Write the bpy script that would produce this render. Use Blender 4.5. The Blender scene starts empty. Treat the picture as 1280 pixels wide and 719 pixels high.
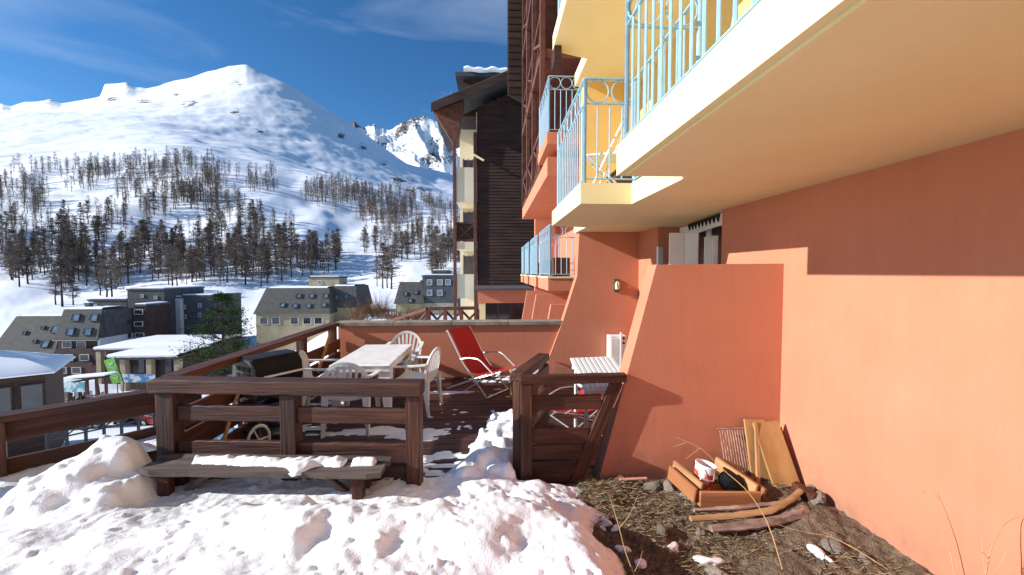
import bpy, bmesh, math, random
import numpy as np
from mathutils import Matrix, Vector
R = math.radians
random.seed(7); RS = np.random.RandomState(11)
scene = bpy.context.scene
COL = scene.collection

# ------------------------------------------------------------------ camera
CAMZ, FPX = 1.82, 500.0
cam = bpy.data.cameras.new('camera'); cam_o = bpy.data.objects.new('camera', cam); COL.objects.link(cam_o)
cam.sensor_width = 36; cam.lens = 36*FPX/1280; cam.clip_start = .05; cam.clip_end = 30000
cam_o.location = (0, 0, CAMZ); cam_o.rotation_euler = (R(90-2.2), 0, R(-2.86))
scene.camera = cam_o
# ------------------------------------------------------------------ light
SUN_DIR = Vector((1, .16, -.43)).normalized()
SUN_EL = math.asin(-SUN_DIR.z)
world = bpy.data.worlds.new('World'); scene.world = world; world.use_nodes = True
nt = world.node_tree; nt.nodes.clear()
wo = nt.nodes.new('ShaderNodeOutputWorld'); bg = nt.nodes.new('ShaderNodeBackground')
sky = nt.nodes.new('ShaderNodeTexSky'); sky.sky_type = 'NISHITA'; sky.sun_disc = False
sky.sun_elevation = SUN_EL; sky.sun_rotation = math.atan2(-SUN_DIR.x, -SUN_DIR.y)
sky.altitude = 1900; sky.air_density = 1.0; sky.dust_density = .1; sky.ozone_density = 3.2
tc = nt.nodes.new('ShaderNodeTexCoord'); mp = nt.nodes.new('ShaderNodeMapping'); mp.inputs['Scale'].default_value = (1.2, 1.2, 5.5)
mp.inputs['Rotation'].default_value = (0, R(12), 0)
nz = nt.nodes.new('ShaderNodeTexNoise'); nz.inputs['Scale'].default_value = 2.2; nz.inputs['Detail'].default_value = 7; nz.inputs['Distortion'].default_value = .6
rp = nt.nodes.new('ShaderNodeValToRGB'); rp.color_ramp.elements[0].position = .5; rp.color_ramp.elements[1].position = .8
rp.color_ramp.elements[0].color = (0, 0, 0, 1); rp.color_ramp.elements[1].color = (.26, .26, .26, 1)
mx = nt.nodes.new('ShaderNodeMix'); mx.data_type = 'RGBA'; mx.inputs['B'].default_value = (5.2, 5.8, 6.8, 1)
L = nt.links.new
L(tc.outputs['Generated'], mp.inputs['Vector']); L(mp.outputs['Vector'], nz.inputs['Vector']); L(nz.outputs['Fac'], rp.inputs['Fac'])
L(rp.outputs['Color'], mx.inputs['Factor']); L(sky.outputs['Color'], mx.inputs['A'])
hsv = nt.nodes.new('ShaderNodeHueSaturation'); hsv.inputs['Saturation'].default_value = 1.22; hsv.inputs['Value'].default_value = 1.0
L(mx.outputs['Result'], hsv.inputs['Color']); L(hsv.outputs['Color'], bg.inputs['Color']); L(bg.outputs['Background'], wo.inputs['Surface'])
bg.inputs['Strength'].default_value = .11
sun = bpy.data.lights.new('sun', 'SUN'); sun.energy = 5.0; sun.angle = R(.5); sun.color = (1, .965, .925)
sun_o = bpy.data.objects.new('sun', sun); COL.objects.link(sun_o)
sun_o.rotation_euler = SUN_DIR.to_track_quat('-Z', 'Y').to_euler(); sun_o.location = (-20, -3, 14)
scene.render.engine = 'CYCLES'
vs = scene.view_settings
vs.view_transform = 'Standard'; vs.look = 'None'; vs.gamma = 1; vs.use_curve_mapping = False; vs.exposure = .57

# ------------------------------------------------------------------ helpers
yaw, pit = R(2.86), R(2.2)
FW = np.array([math.sin(yaw)*math.cos(pit), math.cos(yaw)*math.cos(pit), -math.sin(pit)])
RT = np.array([math.cos(yaw), -math.sin(yaw), 0.]); UP = np.cross(RT, FW)
def at(px, py, Y):
    d = FW+RT*(px-640)/FPX+UP*(359.5-py)/FPX
    return Vector((0, 0, CAMZ))+Vector(d)*(Y/d[1])
def uof(px):
    b = (359.5-340.3)/FPX; a = (np.asarray(px, float)-640)/FPX
    return (FW[0]+RT[0]*a+UP[0]*b)/(FW[1]+RT[1]*a+UP[1]*b)
def pxof(u):
    b = (359.5-340.3)/FPX; return 640+FPX*(u*(FW[1]+UP[1]*b)-FW[0]-UP[0]*b)/(RT[0]-u*RT[1])
def zof(u, row):
    b = (359.5-row)/FPX; a = (u*(FW[1]+UP[1]*b)-FW[0]-UP[0]*b)/(RT[0]-u*RT[1])
    return (FW[2]+UP[2]*b)/(FW[1]+RT[1]*a+UP[1]*b)
def rowof(u, zr): return 359.5-FPX*(UP[0]*u+UP[1]+UP[2]*zr)/(FW[0]*u+FW[1]+FW[2]*zr)
W = {}
def put(o, parent=None, Mw=None):
    COL.objects.link(o)
    if parent is not None:
        o.parent = parent
        if Mw is not None:
            o.matrix_parent_inverse = W[parent].inverted(); o.matrix_basis = Mw; W[o] = Mw
        else: W[o] = W[parent]
    else:
        if Mw is not None: o.matrix_world = Mw
        W[o] = Mw if Mw is not None else Matrix()
    return o
def tag(o, label=None, cat=None, group=None, kind=None):
    if label: o['label'] = label
    if cat: o['category'] = cat
    if group: o['group'] = group
    if kind: o['kind'] = kind
    return o
def thing(name, label, cat, loc=(0, 0, 0), rz=0, group=None):
    o = bpy.data.objects.new(name, None); o.empty_display_size = .2
    put(o, None, Matrix.Translation(loc) @ Matrix.Rotation(rz, 4, 'Z'))
    return tag(o, label, cat, group)
def copy_tree(o, parent=None):
    c = o.copy(); COL.objects.link(c); c.parent = parent; W[c] = W[o]
    for ch in o.children: copy_tree(ch, c)
    return c
class MB:
    def __init__(s): s.v = []; s.f = []
    def add(s, vs_, fs):
        n = len(s.v); s.v += [tuple(p) for p in vs_]; s.f += [tuple(i+n for i in q) for q in fs]; return s
    def box(s, x0, x1, y0, y1, z0, z1, c=0):
        return s.obox(Matrix.Translation(((x0+x1)/2, (y0+y1)/2, (z0+z1)/2)), abs(x1-x0), abs(y1-y0), abs(z1-z0), c)
    def obox(s, M, sx, sy, sz, c=0):
        a, b, d = sx/2, sy/2, sz/2
        if c <= 0:
            v = [M @ Vector((x*a, y*b, z*d)) for x in (-1, 1) for y in (-1, 1) for z in (-1, 1)]
            return s.add(v, [(0, 1, 3, 2), (4, 6, 7, 5), (0, 4, 5, 1), (2, 3, 7, 6), (0, 2, 6, 4), (1, 5, 7, 3)])
        v = []; ix = {}
        for x in (-1, 1):
            for y in (-1, 1):
                for z in (-1, 1):
                    ix[x, y, z] = len(v)
                    v += [M @ Vector((x*a, y*(b-c), z*(d-c))), M @ Vector((x*(a-c), y*b, z*(d-c))), M @ Vector((x*(a-c), y*(b-c), z*d))]
        f = []
        o = [(-1, -1), (1, -1), (1, 1), (-1, 1)]
        for q in (-1, 1):
            f.append([ix[q, i, j] for i, j in o]); f.append([ix[i, q, j]+1 for i, j in o]); f.append([ix[i, j, q]+2 for i, j in o])
        for i in (-1, 1):
            for j in (-1, 1):
                f.append([ix[i, j, -1], ix[i, j, 1], ix[i, j, 1]+1, ix[i, j, -1]+1])
                f.append([ix[i, -1, j], ix[i, 1, j], ix[i, 1, j]+2, ix[i, -1, j]+2])
                f.append([ix[-1, i, j]+1, ix[1, i, j]+1, ix[1, i, j]+2, ix[-1, i, j]+2])
        for k in ix.values(): f.append([k, k+1, k+2])
        return s.add(v, f)
    def tube(s, pts, r, n=7, closed=False):
        pts = [Vector(p) for p in pts]; m = len(pts)
        rr = r if hasattr(r, '__len__') else [r]*m
        up = None; v = []
        for i, p in enumerate(pts):
            if closed: t = pts[(i+1) % m]-pts[i-1]
            else: t = pts[min(i+1, m-1)]-pts[max(i-1, 0)]
            t.normalize()
            if up is None:
                up = Vector((0, 0, 1)) if abs(t.z) < .9 else Vector((1, 0, 0))
            a = t.cross(up)
            if a.length < 1e-5: a = t.orthogonal()
            a.normalize(); b = a.cross(t); up = b
            for k in range(n):
                an = 2*math.pi*k/n
                v.append(p+(a*math.cos(an)+b*math.sin(an))*rr[i])
        f = []
        for i in range(m if closed else m-1):
            j = (i+1) % m
            for k in range(n):
                f.append((i*n+k, i*n+(k+1) % n, j*n+(k+1) % n, j*n+k))
        if not closed: f += [tuple(range(n)), tuple(range((m-1)*n, m*n))]
        return s.add(v, f)
    def prism(s, poly, plane, a0, a1):
        def P(q, a):
            return {'XZ': (q[0], a, q[1]), 'XY': (q[0], q[1], a), 'YZ': (a, q[0], q[1])}[plane]
        n = len(poly); v = [P(q, a0) for q in poly]+[P(q, a1) for q in poly]
        return s.add(v, [tuple(range(n)), tuple(range(n, 2*n))]+[(i, (i+1) % n, (i+1) % n+n, i+n) for i in range(n)])
    def lathe(s, prof, n=16, M=Matrix()):
        v = []; f = []; m = len(prof)
        for r, z in prof:
            for k in range(n):
                a = 2*math.pi*k/n; v.append(M @ Vector((r*math.cos(a), r*math.sin(a), z)))
        for i in range(m-1):
            for k in range(n): f.append((i*n+k, i*n+(k+1) % n, (i+1)*n+(k+1) % n, (i+1)*n+k))
        f += [tuple(range(n)), tuple(range((m-1)*n, m*n))]
        return s.add(v, f)
    def sheet(s, rows, th=None):
        """rows: list of rows of points; th = vector offset for thickness"""
        m, n = len(rows), len(rows[0]); v = [p for r in rows for p in r]
        f = [(i*n+j, i*n+j+1, (i+1)*n+j+1, (i+1)*n+j) for i in range(m-1) for j in range(n-1)]
        if th is not None:
            k = len(v); v = v+[Vector(p)+Vector(th) for p in v]; f += [tuple(q+k for q in reversed(g)) for g in f]
            edge = [j for j in range(n)]+[i*n+n-1 for i in range(1, m)]+[(m-1)*n+j for j in range(n-2, -1, -1)]+[i*n for i in range(m-2, 0, -1)]
            f += [(edge[i], edge[(i+1) % len(edge)], edge[(i+1) % len(edge)]+k, edge[i]+k) for i in range(len(edge))]
        return s.add(v, f)
    def mesh(s, name, smooth=False):
        me = bpy.data.meshes.new(name); me.from_pydata(s.v, [], s.f)
        bm = bmesh.new(); bm.from_mesh(me); bmesh.ops.recalc_face_normals(bm, faces=bm.faces); bm.to_mesh(me); bm.free()
        if smooth:
            me.polygons.foreach_set('use_smooth', [True]*len(me.polygons))
            me.set_sharp_from_angle(angle=R(40))
        return me
    def build(s, name, mat, parent=None, smooth=False, Mw=None):
        me = s.mesh(name, smooth); me.materials.append(mat)
        return put(bpy.data.objects.new(name, me), parent, Mw)
_cache = {}
def frame(p0, p1, up=(0, 0, 1)):
    p0, p1 = Vector(p0), Vector(p1); x = (p1-p0).normalized(); u = Vector(up)
    y = u.cross(x)
    if y.length < 1e-4: y = Vector((0, 1, 0)).cross(x)
    y.normalize(); z = x.cross(y)
    M = Matrix((x, y, z)).transposed().to_4x4(); M.translation = (p0+p1)/2
    return M, (p1-p0).length
def board(name, p0, p1, h, t, mat, parent, up=(0, 0, 1), c=.006, world=True, warp=0):
    """plank of height h (along up) and thickness t between two points; grain along its length"""
    M, ln = frame(p0, p1, up)
    key = (round(ln, 2), h, t, c, mat.name, warp)
    if key not in _cache:
        m = MB()
        if warp:
            n = 14; rnd = random.Random(len(_cache))
            a = [rnd.uniform(-1, 1)*warp for _ in range(n+1)]
            ring = []
            for i in range(n+1):
                x = -ln/2+ln*i/n
                w = [h/2+a[i]*.6+rnd.uniform(-.2, .2)*warp, -h/2+a[i]*.8]
                ring.append([(x, -t/2, w[1]+c), (x, -t/2, w[0]-c), (x, -t/2+c, w[0]), (x, t/2-c, w[0]), (x, t/2, w[0]-c), (x, t/2, w[1]+c), (x, t/2-c, w[1]), (x, -t/2+c, w[1])])
            v = [p for r in ring for p in r]
            f = [(i*8+k, i*8+(k+1) % 8, (i+1)*8+(k+1) % 8, (i+1)*8+k) for i in range(n) for k in range(8)]+[tuple(range(8)), tuple(range(n*8, n*8+8))]
            m.add(v, f)
        else: m.obox(Matrix(), ln, t, h, c)
        me = m.mesh(name); me.materials.append(mat); _cache[key] = me
    o = bpy.data.objects.new(name, _cache[key])
    return put(o, parent, M if world else W[parent] @ M)

# ---- noise
_perm = RS.permutation(512)
def _h(ix, iy, s): return _perm[(_perm[(ix+s*37) & 511]+iy) & 511]/511.0
def vnoise(x, y, s=0):
    ix = np.floor(x).astype(int); iy = np.floor(y).astype(int); fx = x-ix; fy = y-iy
    fx = fx*fx*(3-2*fx); fy = fy*fy*(3-2*fy)
    a = _h(ix, iy, s)*(1-fx)+_h(ix+1, iy, s)*fx; b = _h(ix, iy+1, s)*(1-fx)+_h(ix+1, iy+1, s)*fx
    return (a*(1-fy)+b*fy)*2-1
def fbm(x, y, o=5, s=0, g=.5):
    r = 0; a = 1
    for i in range(o): r = r+a*vnoise(x*2**i+i*17.3, y*2**i-i*9.1, s+i); a *= g
    return r
def smooth(e0, e1, x):
    t = np.clip((x-e0)/(e1-e0), 0, 1); return t*t*(3-2*t)
def grid_obj(name, X, Y, Z, mat, keep=None, parent=None, attr=None):
    m, n = X.shape; v = np.stack([X, Y, Z], -1).reshape(-1, 3)
    i, j = np.meshgrid(np.arange(m-1), np.arange(n-1), indexing='ij'); a = (i*n+j).ravel()
    f = np.stack([a, a+1, a+n+1, a+n], -1)
    if keep is not None:
        k = keep.ravel(); f = f[k[f].any(1)]
        used = np.zeros(len(v), bool); used[f.ravel()] = True; mp_ = np.cumsum(used)-1; v = v[used]; f = mp_[f]
    return raw_obj(name, v, f, mat, True, parent)
def raw_obj(name, v, f, mat, sm=False, parent=None):
    me = bpy.data.meshes.new(name); k = f.shape[1]
    me.vertices.add(len(v)); me.vertices.foreach_set('co', np.asarray(v, np.float32).ravel())
    me.loops.add(f.size); me.loops.foreach_set('vertex_index', f.astype(np.int32).ravel())
    me.polygons.add(len(f)); me.polygons.foreach_set('loop_start', np.arange(0, f.size, k, dtype=np.int32))
    me.polygons.foreach_set('loop_total', np.full(len(f), k, np.int32))
    if sm: me.polygons.foreach_set('use_smooth', np.ones(len(f), bool))
    me.update(calc_edges=True); me.validate(); me.materials.append(mat)
    return put(bpy.data.objects.new(name, me), parent)

# ------------------------------------------------------------------ materials
def M_(name, c1, c2=None, scale=4, rough=.7, bump=0, bscale=60, stretch=(1, 1, 1), metal=0, rnd=0, lo=.35, hi=.65, spec=.4, third=None, world_co=False):
    m = bpy.data.materials.new(name); m.use_nodes = True; t = m.node_tree; N = t.nodes.new; K = t.links.new
    b = t.nodes['Principled BSDF']; b.inputs['Roughness'].default_value = rough; b.inputs['Metallic'].default_value = metal
    b.inputs['Specular IOR Level'].default_value = spec
    tc = N('ShaderNodeTexCoord'); oi = N('ShaderNodeObjectInfo'); mp = N('ShaderNodeMapping'); mp.inputs['Scale'].default_value = stretch
    ad = N('ShaderNodeVectorMath'); ad.operation = 'ADD'; ml = N('ShaderNodeMath'); ml.operation = 'MULTIPLY'; ml.inputs[1].default_value = 0 if world_co else 50
    K(oi.outputs['Random'], ml.inputs[0]); K(tc.outputs['Object'], ad.inputs[0]); K(ml.outputs[0], ad.inputs[1]); K(ad.outputs[0], mp.inputs['Vector'])
    n1 = N('ShaderNodeTexNoise'); n1.inputs['Scale'].default_value = scale; n1.inputs['Detail'].default_value = 8; n1.inputs['Roughness'].default_value = .6
    K(mp.outputs[0], n1.inputs['Vector'])
    r = N('ShaderNodeValToRGB'); e = r.color_ramp.elements; e[0].position = lo; e[1].position = hi
    c2 = c2 or c1; e[0].color = (*c1, 1); e[1].color = (*c2, 1)
    if third: q = e.new(third[0]); q.color = (*third[1], 1)
    K(n1.outputs['Fac'], r.inputs['Fac']); out = r.outputs['Color']
    if rnd:
        hs = N('ShaderNodeHueSaturation'); mr = N('ShaderNodeMapRange'); mr.inputs['To Min'].default_value = 1-rnd; mr.inputs['To Max'].default_value = 1+rnd
        K(oi.outputs['Random'], mr.inputs['Value']); K(mr.outputs[0], hs.inputs['Value']); K(out, hs.inputs['Color']); out = hs.outputs['Color']
    K(out, b.inputs['Base Color'])
    if bump:
        n2 = N('ShaderNodeTexNoise'); n2.inputs['Scale'].default_value = bscale; n2.inputs['Detail'].default_value = 5; K(mp.outputs[0], n2.inputs['Vector'])
        bp = N('ShaderNodeBump'); bp.inputs['Strength'].default_value = min(1, bump*10); bp.inputs['Distance'].default_value = bump*.1
        K(n2.outputs['Fac'], bp.inputs['Height']); K(bp.outputs[0], b.inputs['Normal'])
    return m
GR = (.12, 1.6, 1.6)
terracotta = M_('terracotta_render', (.525, .198, .112), (.595, .238, .142), 1.6, .9, .05, 170, spec=.15, world_co=True, lo=.22, hi=.78)
def add_wear(m, col=(.30, .17, .11), z0=.0, z1=.45, runs=.035):
    t = m.node_tree; N = t.nodes.new; K = t.links.new; b = t.nodes['Principled BSDF']; src = b.inputs['Base Color'].links[0].from_socket
    tc = N('ShaderNodeTexCoord'); sp = N('ShaderNodeSeparateXYZ'); K(tc.outputs['Object'], sp.inputs[0])
    n = N('ShaderNodeTexNoise'); n.inputs['Scale'].default_value = 6; n.inputs['Detail'].default_value = 9; n.inputs['Roughness'].default_value = .7; K(tc.outputs['Object'], n.inputs['Vector'])
    mr = N('ShaderNodeMapRange'); mr.inputs['From Min'].default_value = z0; mr.inputs['From Max'].default_value = z1; mr.inputs['To Min'].default_value = .34; mr.inputs['To Max'].default_value = -.12; K(sp.outputs['Z'], mr.inputs['Value'])
    ad = N('ShaderNodeMath'); ad.operation = 'ADD'; K(mr.outputs[0], ad.inputs[0]); K(n.outputs['Fac'], ad.inputs[1])
    r = N('ShaderNodeValToRGB'); r.color_ramp.elements[0].position = .58; r.color_ramp.elements[1].position = .86; r.color_ramp.elements[1].color = (.75, .75, .75, 1); K(ad.outputs[0], r.inputs['Fac'])
    mx = N('ShaderNodeMix'); mx.data_type = 'RGBA'; mx.inputs['B'].default_value = (*col, 1); K(r.outputs['Color'], mx.inputs['Factor']); K(src, mx.inputs['A'])
    # fine vertical runs and mottling of the paint
    mp = N('ShaderNodeMapping'); mp.inputs['Scale'].default_value = (16, 16, 1.6); K(tc.outputs['Object'], mp.inputs['Vector'])
    n2 = N('ShaderNodeTexNoise'); n2.inputs['Scale'].default_value = 1; n2.inputs['Detail'].default_value = 7; K(mp.outputs[0], n2.inputs['Vector'])
    mr2 = N('ShaderNodeMapRange'); mr2.inputs['From Min'].default_value = .3; mr2.inputs['From Max'].default_value = .7; mr2.inputs['To Min'].default_value = 1-runs; mr2.inputs['To Max'].default_value = 1+runs*.6; K(n2.outputs['Fac'], mr2.inputs['Value'])
    hs = N('ShaderNodeHueSaturation'); K(mr2.outputs[0], hs.inputs['Value']); K(mx.outputs['Result'], hs.inputs['Color']); K(hs.outputs['Color'], b.inputs['Base Color'])
add_wear(terracotta)
cream = M_('cream_paint', (.75, .63, .33), (.80, .69, .39), .9, .85, .02, 160, spec=.2, world_co=True)
add_wear(cream, (.5, .42, .24), -3, -2, .015)
pale_cream = M_('pale_cream_render', (.66, .58, .42), (.74, .66, .50), .9, .9, .02, 100, spec=.2)
yellow = M_('yellow_paint', (.70, .47, .17), (.76, .53, .21), .8, .85, .02, 160, spec=.2, world_co=True)
concrete = M_('coping_concrete', (.16, .13, .10), (.33, .29, .23), 5, .9, .05, 80)
wood_rail = M_('stained_timber', (.024, .0065, .003), (.125, .041, .018), 11, .62, .10, 26, GR, rnd=.35, lo=.30, hi=.74, third=(.5, (.058, .0175, .008)))
wood_deck = M_('wet_decking', (.030, .013, .010), (.085, .042, .034), 7, .38, .04, 30, GR, rnd=.3)
wood_grey = M_('weathered_timber', (.045, .032, .027), (.135, .10, .082), 8, .8, .06, 40, GR, rnd=.15)
wood_raw = M_('raw_timber', (.22, .10, .038), (.52, .30, .135), 9, .8, .08, 30, GR, rnd=.3, lo=.28, hi=.74)
ply = M_('plywood', (.17, .075, .025), (.50, .29, .115), 6, .75, .03, 40, (.45, 1.6, 1), rnd=.12, lo=.2, hi=.7, third=(.40, (.37, .19, .065)))
bark = M_('bark', (.16, .10, .075), (.40, .28, .22), 14, .9, .12, 40, (.3, 1, 1), rnd=.15)
siding = M_('dark_siding', (.022, .009, .006), (.062, .027, .017), 5, .7, .03, 40, (.2, 1, 1), rnd=.2)
timber_red = M_('red_brown_timber', (.07, .022, .014), (.13, .048, .03), 5, .7, .03, 40, rnd=.25)
blue = M_('pale_blue_paint', (.25, .44, .57), (.33, .52, .64), 12, .45, .01, 80, spec=.5)
plastic = M_('white_plastic', (.70, .69, .65), (.80, .79, .76), 5, .45, .008, 120, rnd=.05)
tableplastic = M_('table_plastic', (.70, .69, .66), (.85, .84, .82), 7, .5, .01, 150)
red = M_('red_fabric', (.42, .012, .012), (.52, .022, .018), 30, .75, .02, 300)
chrome = M_('metal_tube', (.55, .53, .50), (.68, .66, .63), 10, .35, .0, metal=.6)
black = M_('black_enamel', (.006, .006, .008), (.014, .014, .017), 6, .5, .004, 60, spec=.12)
darkmetal = M_('dark_metal', (.03, .03, .032), (.06, .06, .06), 8, .5, .01)
whitemetal = M_('white_enamel', (.74, .74, .72), (.8, .8, .78), 5, .45, .006)
snowm = M_('snow', (.90, .91, .93), (.95, .955, .965), 14, .55, .06, 90, spec=.3, world_co=True)
_b = snowm.node_tree.nodes['Principled BSDF']; _b.inputs['Subsurface Weight'].default_value = .12; _b.inputs['Subsurface Radius'].default_value = (.02, .025, .03); _b.inputs['Subsurface Scale'].default_value = 1
glass = M_('dark_glass', (.02, .025, .03), (.05, .055, .06), 1.5, .08, spec=.8)
skyglass = M_('roof_glass', (.10, .14, .18), (.20, .26, .32), 1.5, .12, spec=.8)
stone = M_('stone', (.22, .18, .14), (.46, .41, .34), 9, .9, .1, 60, rnd=.35)
dirt = M_('earth', (.055, .038, .023), (.30, .22, .145), 22, .95, .35, 90, world_co=True, lo=.25, hi=.75)
straw = M_('dry_stalk', (.36, .23, .10), (.55, .38, .18), 6, .8, rnd=.2)
grassm = M_('dry_grass', (.10, .068, .034), (.34, .25, .135), 25, .9, world_co=True)
shingle = M_('grey_shingle', (.060, .056, .050), (.105, .098, .086), 1.2, .85, .06, 6, (1, 1, 3), world_co=True)
slate = M_('slate_cladding', (.062, .062, .066), (.10, .10, .105), 1, .8, .05, 5, world_co=True)
brownwall = M_('brown_cladding', (.042, .022, .017), (.078, .042, .032), 1.2, .8, .03, 5)
whitewall = M_('white_render', (.58, .57, .54), (.68, .67, .64), .4, .9)
ochre = M_('ochre_render', (.32, .26, .16), (.42, .345, .22), .6, .9)
# ================================================================== TERRAIN
KY = np.array([20, 33, 60, 80, 100, 130, 170, 230, 330, 450, 700, 1200, 1900, 2200.])
FQX = np.arange(-600, 900, 10.); FQY = np.array([np.interp(np.linspace(x-60, x+60, 13), [-600, -200, -60, 0, 60, 150, 220, 300, 380, 450, 560, 900], [.9, .95, .93, .9, .86, .78, .58, .36, .22, .14, .08, .05]).mean() for x in FQX])
KL = np.array([565, 530, 487, 472, 440, 388, 350, 300, 242, 0, 0, 0, 0.])
KR = np.array([455, 425, 400, 396, 388, 374, 352, 318, 274, 0, 0, 0, 0.])
CX = [-600, -200, 0, 90, 200, 300, 400, 480, 560, 640, 900]; CYv = [215, 210, 207, 208, 192, 212, 224, 238, 262, 285, 300]
SX = [-600, -300, -120, 0, 12, 24, 40, 58, 72, 86, 102, 134, 140, 166, 178, 190, 240, 290, 314, 322, 340, 380, 420, 445, 480, 510, 540, 565, 640, 900]
SY = [150, 128, 140, 134, 130, 133, 129, 126, 123, 128, 125, 118, 104, 103, 110, 112, 98, 85, 81, 84, 94, 114, 141, 157, 184, 204, 213, 219, 240, 260]
def gsm(xs, ys, sig):
    g = np.arange(-600, 901, 5.); w = np.exp(-.5*(np.arange(-4*sig, 4*sig+1, 5.)/sig)**2); w /= w.sum(); k = len(w)//2
    return g, np.convolve(np.pad(np.interp(g, xs, ys), k, 'edge'), w, 'valid')
GPX, CYg = gsm(CX, CYv, 40); _, SMg = gsm(SX, SY, 40); _, FQg = gsm([-600, -200, -60, 0, 100, 200, 300, 380, 450, 560, 900], [.95, .97, .96, .93, .74, .48, .29, .18, .11, .07, .05], 40)
def profile(px, Y):
    """image-row profile of the valley side at column px and distance Y -> height"""
    w = smooth(300, 470, px)
    crest = np.interp(px, GPX, CYg); sky_ = np.interp(px, SX, SY); sm_ = np.interp(px, GPX, SMg)
    ks = [KL[i]*(1-w)+KR[i]*w for i in range(9)]
    fr12 = np.interp(px, GPX, FQg); fr7 = .28*fr12
    ks += [crest, crest-fr7*(crest-sm_)-1, crest-fr12*(crest-sm_), sm_+5+.12*(crest-sm_), sky_]
    lk = np.log(KY); ly = np.log(np.maximum(Y, 20))
    out = np.zeros_like(ly+px*0); 
    for i in range(len(KY)-1):
        t = np.clip((ly-lk[i])/(lk[i+1]-lk[i]), 0, 1); msk = (ly >= lk[i]) & ((ly < lk[i+1]) | (i == len(KY)-2))
        out = np.where(msk, ks[i]*(1-t)+ks[i+1]*t, out)
    return CAMZ+zof(uof(px), out)*Y
def Hf(X, Y):
    X = np.asarray(X, float); Y = np.asarray(Y, float)
    d = np.maximum(0, -X-3.2); zA = -.7-.5*np.minimum(d, 13)-.12*np.maximum(d-13, 0)-.05*np.maximum(Y-8, 0)
    Yc = np.maximum(Y, 20); px = pxof(np.clip(X/Yc, -4, 2))
    zB = profile(px, Yc)
    w = smooth(20, 34, Y)
    z = zA*(1-w)+zB*w
    far = smooth(120, 600, Y)
    z = z+fbm(X/9, Y/9, 3, 3)*.35*smooth(25, 60, Y)*(1-far)
    z = z+far*(fbm(X/60, Y/60, 4, 5)*3.0)
    z = z+smooth(110, 170, Y)*(1-smooth(480, 700, Y))*(fbm(X/42+Y/160, Y/70, 3, 12)*3.4)
    m = smooth(520, 1300, Y)
    rid = 1-np.abs(fbm(X/420+3, Y/420, 4, 8))
    z = z+m*(rid-.7)*Y*.006+m*fbm(X/110, Y/110, 4, 9)*Y*.002*(1-.6*smooth(1900, 2200, Y))
    return z
snow_far = None
def snow_rock_mat():
    m = M_('alpine_snow', (.80, .83, .88), (.88, .90, .93), .03, .7, spec=.2, world_co=True)
    t = m.node_tree; N = t.nodes.new; K = t.links.new; b = t.nodes['Principled BSDF']
    src = b.inputs['Base Color'].links[0].from_socket
    at_ = N('ShaderNodeAttribute'); at_.attribute_name = 'rock'
    tc = N('ShaderNodeTexCoord'); n = N('ShaderNodeTexNoise'); n.inputs['Scale'].default_value = .03; n.inputs['Detail'].default_value = 10; n.inputs['Roughness'].default_value = .75
    mp = N('ShaderNodeMapping'); mp.inputs['Scale'].default_value = (1, .5, 1.2); mp.inputs['Rotation'].default_value = (0, R(30), 0)
    K(tc.outputs['Object'], mp.inputs['Vector']); K(mp.outputs[0], n.inputs['Vector'])
    ad = N('ShaderNodeMath'); ad.operation = 'MULTIPLY_ADD'; ad.inputs[1].default_value = .32; K(at_.outputs['Fac'], ad.inputs[0]); K(n.outputs['Fac'], ad.inputs[2])
    r = N('ShaderNodeValToRGB'); r.color_ramp.elements[0].position = .79; r.color_ramp.elements[1].position = .84
    r.color_ramp.elements[0].color = (0, 0, 0, 1); r.color_ramp.elements[1].color = (1, 1, 1, 1)
    K(ad.outputs[0], r.inputs['Fac'])
    mx = N('ShaderNodeMix'); mx.data_type = 'RGBA'; mx.inputs['B'].default_value = (.10, .085, .075, 1)
    K(r.outputs['Color'], mx.inputs['Factor']); K(src, mx.inputs['A']); K(mx.outputs['Result'], b.inputs['Base Color'])
    return m
alp = snow_rock_mat()
def rock_attr(o, val):
    a = o.data.attributes.new('rock', 'FLOAT', 'POINT'); a.data.foreach_set('value', val.ravel().astype(np.float32))
# --- valley side and mountain (fan of real distances, 20 m to 2.3 km and over the ridge)
pxs = np.concatenate([np.linspace(-620, -60, 70), np.arange(-56, 600, 2.2), np.linspace(604, 900, 30)])
Ys = np.concatenate([np.geomspace(20, 500, 150), np.geomspace(510, 2200, 150)])
PX, YY = np.meshgrid(pxs, Ys)
XX = uof(PX)*YY; ZZ = Hf(XX, YY)
# back side of the mountain falls away
yb = np.array([2320, 2600, 3200]); PXb, YYb = np.meshgrid(pxs, yb); XXb = uof(PXb)*YYb; ZZb = ZZ[-1][None, :]*np.array([.97, .8, .3])[:, None]
XX = np.vstack([XX, XXb]); YA = np.vstack([YY, YYb]); ZZ = np.vstack([ZZ, ZZb]); PXA = np.vstack([PX, PXb])
terr = grid_obj('mountain_terrain', XX, YA, ZZ, alp); tag(terr, kind='structure')
ROW = rowof(XX/YA, (ZZ-CAMZ)/YA)
def blob(cx, cy, rx, ry): return np.exp(-(((PXA-cx)/rx)**2+((ROW-cy)/ry)**2))
rk = np.zeros_like(ZZ)
for b_ in [(150, 124, 28, 6), (185, 128, 20, 7), (245, 130, 26, 9), (300, 140, 18, 8), (228, 118, 10, 6), (70, 128, 14, 6), (305, 106, 9, 6), (455, 185, 10, 12), (480, 205, 16, 9), (430, 170, 12, 8), (60, 122, 8, 4), (141, 110, 3, 8), (330, 165, 20, 8), (500, 225, 30, 10), (525, 238, 30, 8)]: rk = np.maximum(rk, blob(*b_))
rk = np.where(YA > 480, rk, 0)
rock_attr(terr, rk)
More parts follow.
